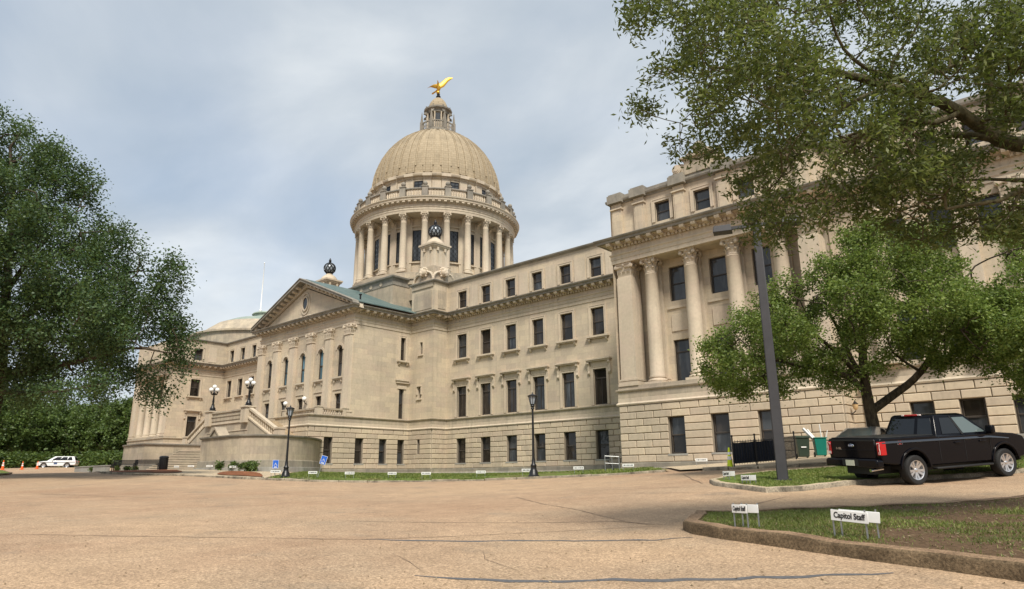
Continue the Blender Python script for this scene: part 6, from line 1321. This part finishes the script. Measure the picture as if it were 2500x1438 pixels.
def limb_mesh(name, pos, par, rad, mat, sides=6, rmin=0.0):
    k = np.where((par >= 0) & (rad > rmin))[0]; k = k[np.linalg.norm(pos[k]-pos[par[k]], axis=1) > 1e-5]; a, b = pos[par[k]], pos[k]; ra, rb = rad[par[k]], rad[k]; ra = np.minimum(ra, rb*1.7)
    d = b-a; L = np.linalg.norm(d, axis=1, keepdims=True); L[L < 1e-6] = 1e-6; d = d/L; up = np.where(np.abs(d[:, 2:3]) < .9, [[0, 0, 1.]], [[1., 0, 0]]); x = np.cross(up, d); x /= np.linalg.norm(x, axis=1, keepdims=True); y = np.cross(d, x)
    n = len(k); an = np.linspace(0, 2*np.pi, sides, False); c, s = np.cos(an)[None, :, None], np.sin(an)[None, :, None]
    v0 = a[:, None]+(x[:, None]*c+y[:, None]*s)*ra[:, None, None]-d[:, None]*(ra*.3)[:, None, None]; v1 = b[:, None]+(x[:, None]*c+y[:, None]*s)*rb[:, None, None]+d[:, None]*(rb*.3)[:, None, None]
    v = np.concatenate([v0, v1], 1).reshape(-1, 3); i = np.arange(sides); q = np.stack([i, (i+1) % sides, sides+(i+1) % sides, sides+i], 1)
    f = (q[None]+np.arange(n)[:, None, None]*2*sides).reshape(-1, 4); return raw_mesh(name, v, f, mat, True)
def raw_mesh(name, v, f, mat, smooth=False):
    me = bpy.data.meshes.new(name); m = f.shape[1]; me.vertices.add(len(v)); me.vertices.foreach_set('co', np.ascontiguousarray(v, dtype=np.float32).ravel()); me.loops.add(f.size); me.loops.foreach_set('vertex_index', f.ravel().astype(np.int32))
    me.polygons.add(len(f)); me.polygons.foreach_set('loop_start', np.arange(0, f.size, m, dtype=np.int32)); me.update(calc_edges=True)
    if smooth: me.polygons.foreach_set('use_smooth', np.ones(len(f), bool))
    me.materials.append(mat); return me
def leaf_mesh(name, centers, n, spread, length, width, mat, seed, droop=.25):
    r = np.random.default_rng(seed); k = r.integers(0, len(centers), n); p = centers[k]+r.normal(0, spread, (n, 3)); d = r.normal(0, 1, (n, 3)); d[:, 2] = d[:, 2]*.7-droop; d /= np.linalg.norm(d, axis=1, keepdims=True)
    w = np.cross(d, r.normal(0, 1, (n, 3))); w /= np.linalg.norm(w, axis=1, keepdims=True)+1e-9; u = np.cross(d, w); L = length*r.uniform(.65, 1.3, (n, 1)); W = width*r.uniform(.7, 1.25, (n, 1))
    v = np.stack([p, p+d*L*.5+w*W+u*W*.35, p+d*L, p+d*L*.5-w*W+u*W*.35], 1).reshape(-1, 3); f = np.arange(4*n).reshape(-1, 4); return raw_mesh(name, v, f, mat)
def tree(name, label, limbs, att, seed, nleaf, spread, llen, lwid, leafmat, barkmat, base, step=.4, tip=.008, maxc=3, group=None, cat='tree', rmin=0.0, expo=.42, sides=6, cname='crown'):
    pos, par, rad, cnt = grow(limbs, att, seed, step, tip, expo); b = np.array(base); o = thing(name, label, cat, tuple(b), 0, group)
    link('trunk', limb_mesh('trunk', pos-b, par, rad, M[barkmat], sides, rmin), o); c = pos[cnt <= maxc]-b
    link(cname, leaf_mesh('crown', c, nleaf, spread, llen, lwid, M[leafmat], seed+5), o); return o
def px3(pts, t): return [dep(x, y, (t if np.isscalar(t) else t[i])) for i, (x, y) in enumerate(pts)]
# big dark oak at the left edge
OL = [(-420,250),(0,272),(60,285),(100,330),(140,350),(170,400),(238,440),(235,500),(262,535),(330,555),(320,600),(380,640),(462,632),(452,700),(415,735),(450,780),(468,830),(462,900),(470,945),(440,985),(385,1003),(325,985),(270,955),(205,990),(120,955),(60,995),(-20,960),(-420,985)]
base = at(-62, 1158, 46, .1); tz = base
L_ = [([tz, dep(-40,1080,46), dep(-12,980,46), dep(0,900,46), dep(10,780,46), dep(20,640,46), dep(30,480,46), dep(25,360,46)], .55, .09, None),
      (px3([(-5,930),(90,900),(200,880),(320,850),(400,860)], [46,45,44,43.5,43]), .3, .05, 1), (px3([(8,800),(110,740),(230,680),(350,660)], [46,46.5,47,47]), .26, .05, 1), (px3([(14,720),(90,610),(180,520)], [46,45,44]), .22, .05, 1),
      (px3([(-3,910),(-120,820),(-280,700)], [46,46,47]), .3, .06, 1), (px3([(18,640),(-90,500),(-200,420)], [46,46,46]), .22, .05, 1), (px3([(-8,960),(60,960),(150,955),(260,935)], [46,43,41,40]), .2, .04, 1)]
tree('oak_tree', 'large dark leafy oak filling the left side of the picture', L_, poly_samples(OL, 1500, 11, 46, 6.5, .012), 11, 230000, .42, .2, .058, 'leaf_dark', 'bark', base, .6, .011, 4)
# oak overhead at the right: limbs come in from beyond the picture edge
NB_ = at(2890, 1340, 9.2, .15)
limbs = [([NB_, dep(2880,1000,9.6), dep(2840,650,10.2), dep(2770,420,10.6)], .32, .2, None),
         (px3([(2770,420),(2600,365),(2480,352),(2440,342),(2380,300),(2300,250),(2200,222),(2100,190),(2000,172),(1900,160),(1820,166),(1730,165)], [10.6,10.7,10.8,10.8,10.9,11,11.1,11.2,11.3,11.4,11.5,11.6]), .15, .018, 1),
         (px3([(2290,246),(2200,195),(2120,170),(2060,120),(2030,50),(2010,-20)], [11,10.9,10.7,10.6,10.5,10.4]), .055, .012, 1), (px3([(2445,345),(2440,300),(2480,290),(2560,250)], [10.8,11,11.4,11.8]), .06, .02, 1),
         (px3([(2320,330),(2285,300),(2220,292),(2150,300),(2080,340),(2040,400),(2010,470)], [10.9,10.7,10.5,10.3,10.2,10.1,10.1]), .05, .01, 1), (px3([(2440,342),(2370,330),(2315,328)], [10.8,10.85,10.9]), .06, .05, 1),
         (px3([(2170,222),(2110,235),(2050,270),(1980,340),(1930,400),(1880,470)], [11.1,11,10.8,10.7,10.6,10.5]), .04, .008, 1),
         (px3([(2770,520),(2600,480),(2490,465),(2440,490),(2360,500),(2310,510)], [10.3,10.2,10,9.9,9.9,9.9]), .09, .02, 1), (px3([(2490,465),(2470,520),(2430,560)], [10,9.9,9.8]), .03, .01, 1), (px3([(2600,480),(2500,440),(2420,438),(2350,440)], [10.2,10.4,10.6,10.7]), .05, .012, 1),
         (px3([(2160,212),(2180,150),(2230,80),(2260,20)], [11.1,11,10.9,10.8]), .03, .01, 1), (px3([(2400,315),(2420,200),(2440,100),(2430,-40)], [10.9,11.2,11.5,11.8]), .06, .02, 1), (px3([(1900,160),(1800,200),(1720,250),(1660,300)], [11.4,11.2,11,10.9]), .02, .006, 1), (px3([(1990,171),(1900,110),(1800,60),(1700,30)], [11.3,11.4,11.5,11.6]), .025, .006, 1)]
PN = [(1512,42),(1550,-10),(1660,-120),(2700,-220),(2900,100),(2850,560),(2600,600),(2480,585),(2400,560),(2330,585),(2245,600),(2160,560),(2080,520),(2010,535),(1985,560),(1940,572),(1900,598),(1850,590),(1790,560),(1755,500),(1800,450),(1795,415),(1750,392),(1690,398),(1660,380),(1640,350),(1608,330),(1590,290),(1528,255),(1525,205),(1565,165),(1600,120),(1545,78)]
tree('oak_tree', 'near oak whose branches hang into the upper right of the picture', limbs, poly_samples(PN, 2600, 21, 11.0, 1.9, .011), 21, 88000, .12, .105, .017, 'leaf_near', 'bark_moss', NB_, .22, .0042, 3)
# small bright oak between the pickup and the building
MB_ = at(2138, 1118, 27, .1)
T = 27
limbs = [([MB_, dep(2136,1060,T), dep(2125,1005,T), dep(2115,955,T), dep(2108,900,T), dep(2106,820,T), dep(2104,740,T), dep(2112,660,T), dep(2092,590,T)], .27, .05, None),
         (px3([(2114,950),(2070,920),(2020,900),(1950,893),(1870,872),(1800,868)], [27,26.8,26.5,26.2,26,25.8]), .14, .03, 1), (px3([(2110,930),(2075,870),(2050,810),(2010,740)], [27,27.2,27.4,27.6]), .12, .03, 1), (px3([(2112,940),(2030,850),(1950,790),(1890,760)], [27,26.4,26,25.6]), .1, .03, 1),
         (px3([(2130,1012),(2180,965),(2232,925),(2275,868),(2292,800),(2272,740),(2288,640),(2300,600)], [27,27,27,26.8,26.6,26.5,26.5,26.4]), .19, .04, 1), (px3([(2290,800),(2340,815),(2400,850),(2440,862)], [26.6,26.4,26.2,26]), .07, .03, 1), (px3([(2288,790),(2330,720),(2380,650)], [26.6,26.6,26.7]), .07, .03, 1), (px3([(2240,915),(2180,860),(2160,800)], [27,27.2,27.4]), .06, .02, 1)]
PM = [(1698,880),(1722,832),(1785,800),(1790,752),(1850,712),(1905,682),(1965,678),(1985,640),(2035,600),(2070,560),(2130,540),(2200,570),(2260,560),(2350,570),(2450,560),(2600,580),(2640,700),(2560,820),(2450,850),(2390,890),(2330,880),(2290,905),(2240,900),(2200,890),(2140,900),(2085,945),(2050,985),(2030,940),(1985,925),(1940,930),(1905,962),(1850,955),(1790,965),(1740,935)]
tree('oak_tree', 'small bright green oak between the pickup truck and the building', limbs, poly_samples(PM, 1300, 31, 26.7, 3.0, .014), 31, 115000, .19, .115, .034, 'leaf_bright', 'bark', MB_, .35, .007, 3)
# next oak, mostly beyond the right edge
RB = at(2660, 1110, 24.5, .1); limbs = [([RB, dep(2655,1000,24.5), dep(2620,930,24.5), dep(2560,895,24.5), dep(2490,862,24.5), dep(2430,835,24.5), dep(2345,805,24.5)], .24, .03, None), (px3([(2620,930),(2640,800),(2600,700)], [24.5,24.8,25]), .15, .05, 1)]
PR = [(2330,790),(2400,740),(2480,700),(2560,640),(2800,620),(2850,900),(2640,930),(2500,965),(2450,905),(2420,935),(2385,860)]
tree('oak_tree', 'green oak reaching in from the right edge above the pickup cab', limbs, poly_samples(PR, 420, 41, 24.5, 2.2, .014), 41, 45000, .18, .115, .034, 'leaf_bright', 'bark', RB, .35, .007, 3)
# wooded background at the left
def far_tree(seed, h, w):
    c = (0, 0, h*.6); limbs = [([(0, 0, -.5), (.1, 0, h*.25), (-.1, .1, h*.5), (0, 0, h*.8)], h*.022, h*.006, None)]
    pos, par, rad, cnt = grow(limbs, ellipsoid_samples(c, (w/2, w/2, h*.42), 210, seed, .5), seed, .7, .02)
    return limb_mesh('trunk', pos, par, rad, M['bark'], 5), leaf_mesh('crown', pos[cnt <= 3], 9000, h*.035, .42, .15, M['leaf_far'], seed)
FT = [far_tree(101, 11, 9), far_tree(102, 13, 10), far_tree(103, 9, 9)]
for i, (px, t, s, k) in enumerate([(-60,112,1.1,0), (5,128,1.0,1), (48,118,1.0,0), (95,135,1.05,1), (130,122,.95,2), (170,140,1.0,1), (205,126,1.0,0), (240,142,1.0,1), (262,124,.95,0), (292,136,1.0,1), (312,120,1.05,0), (330,150,1.0,1), (20,150,1.15,1), (140,158,1.2,0), (225,165,1.2,1), (290,165,1.2,0), (75,165,1.2,1)]):
    p = dep(px, 1130, t); z = gz(p[0], p[1]); o = thing('background_tree', 'green tree in the wooded background left of the building', 'tree', (p[0], p[1], z), i*1.3, 'wooded background trees'); o.scale = (s, s, s*1.02)
    link('trunk', FT[k][0], o); link('crown', FT[k][1], o)
# low shrubs along the far drive and in the beds
def shrub_mesh(seed, n, r, h, L): 
    c = ellipsoid_samples((0, 0, h*.5), (r, r, h*.5), 60, seed); return leaf_mesh('foliage', c, n, r*.18, L, L*.34, M['leaf_far'], seed)
SH = [shrub_mesh(7, 500, .32, .5, .13), shrub_mesh(8, 400, .25, .42, .12), shrub_mesh(9, 2600, 2.2, 2.4, .4)]
STM = MB().path([(0, 0, -.05), (.03, 0, .2), (0, .05, .38)], .015, 5).path([(0, 0, 0), (-.1, .05, .3)], .01, 4).mesh('stem', M['bark'])
for px, py, t, k, lb in [(537,1158,56,1,'small green shrub at the left end of the mulch bed by the curved wall'), (575,1160,55.5,0,'bushy green shrub in the middle of the mulch bed by the curved wall'), (590,1161,55.2,1,'thin green shrub beside the bushy one in the mulch bed'), (612,1163,54.5,0,'green shrub at the right end of the mulch bed by the curved wall'), (285,1152,62,1,'low green shrub left of the benches'), (310,1153,61.5,0,'low green shrub in front of the left bench'), (328,1154,61,0,'green shrub between the two benches'), (225,1147,66,0,'green shrub beside the low wall near the white vehicle')]:
    o = thing('shrub', lb, 'shrub', at(px, py, t, .1), px, 'shrubs in the planting beds'); link('foliage', SH[k], o, scale=(1.5, 1.5, 1.5) if px > 400 else (.9, .9, .8)); link('stem', STM, o)
for i, (px, t) in enumerate([(-20,108),(30,112),(75,114),(110,116),(215,116),(245,114),(275,112),(305,110)]):
    p = dep(px, 1130, t); o = thing('hedge_shrub', 'dark rounded shrub at the foot of the background trees', 'shrub', (p[0], p[1], gz(p[0], p[1])), i*2.1, 'shrubs under the background trees'); link('foliage', SH[2], o, scale=(1.3, 1.3, .95)); link('stem', STM, o, scale=(3, 3, 3))
# low retaining wall of the walk, left of the benches
w0, w1 = at(185, 1152, 70), at(262, 1158, 63); d = np.array(w1)-np.array(w0); L_ = float(np.hypot(d[0], d[1]))
o = MB().box(0, L_, -.15, .15, -.4, .5).box(-.05, L_+.05, -.2, .2, .5, .58).build('retaining_wall', M['granite'], None, (w0[0], w0[1], (w0[2]+w1[2])/2), (0, 0, math.atan2(d[1], d[0]))); tag(o, 'low pale retaining wall beside the entrance walk, behind the white vehicle', 'wall')
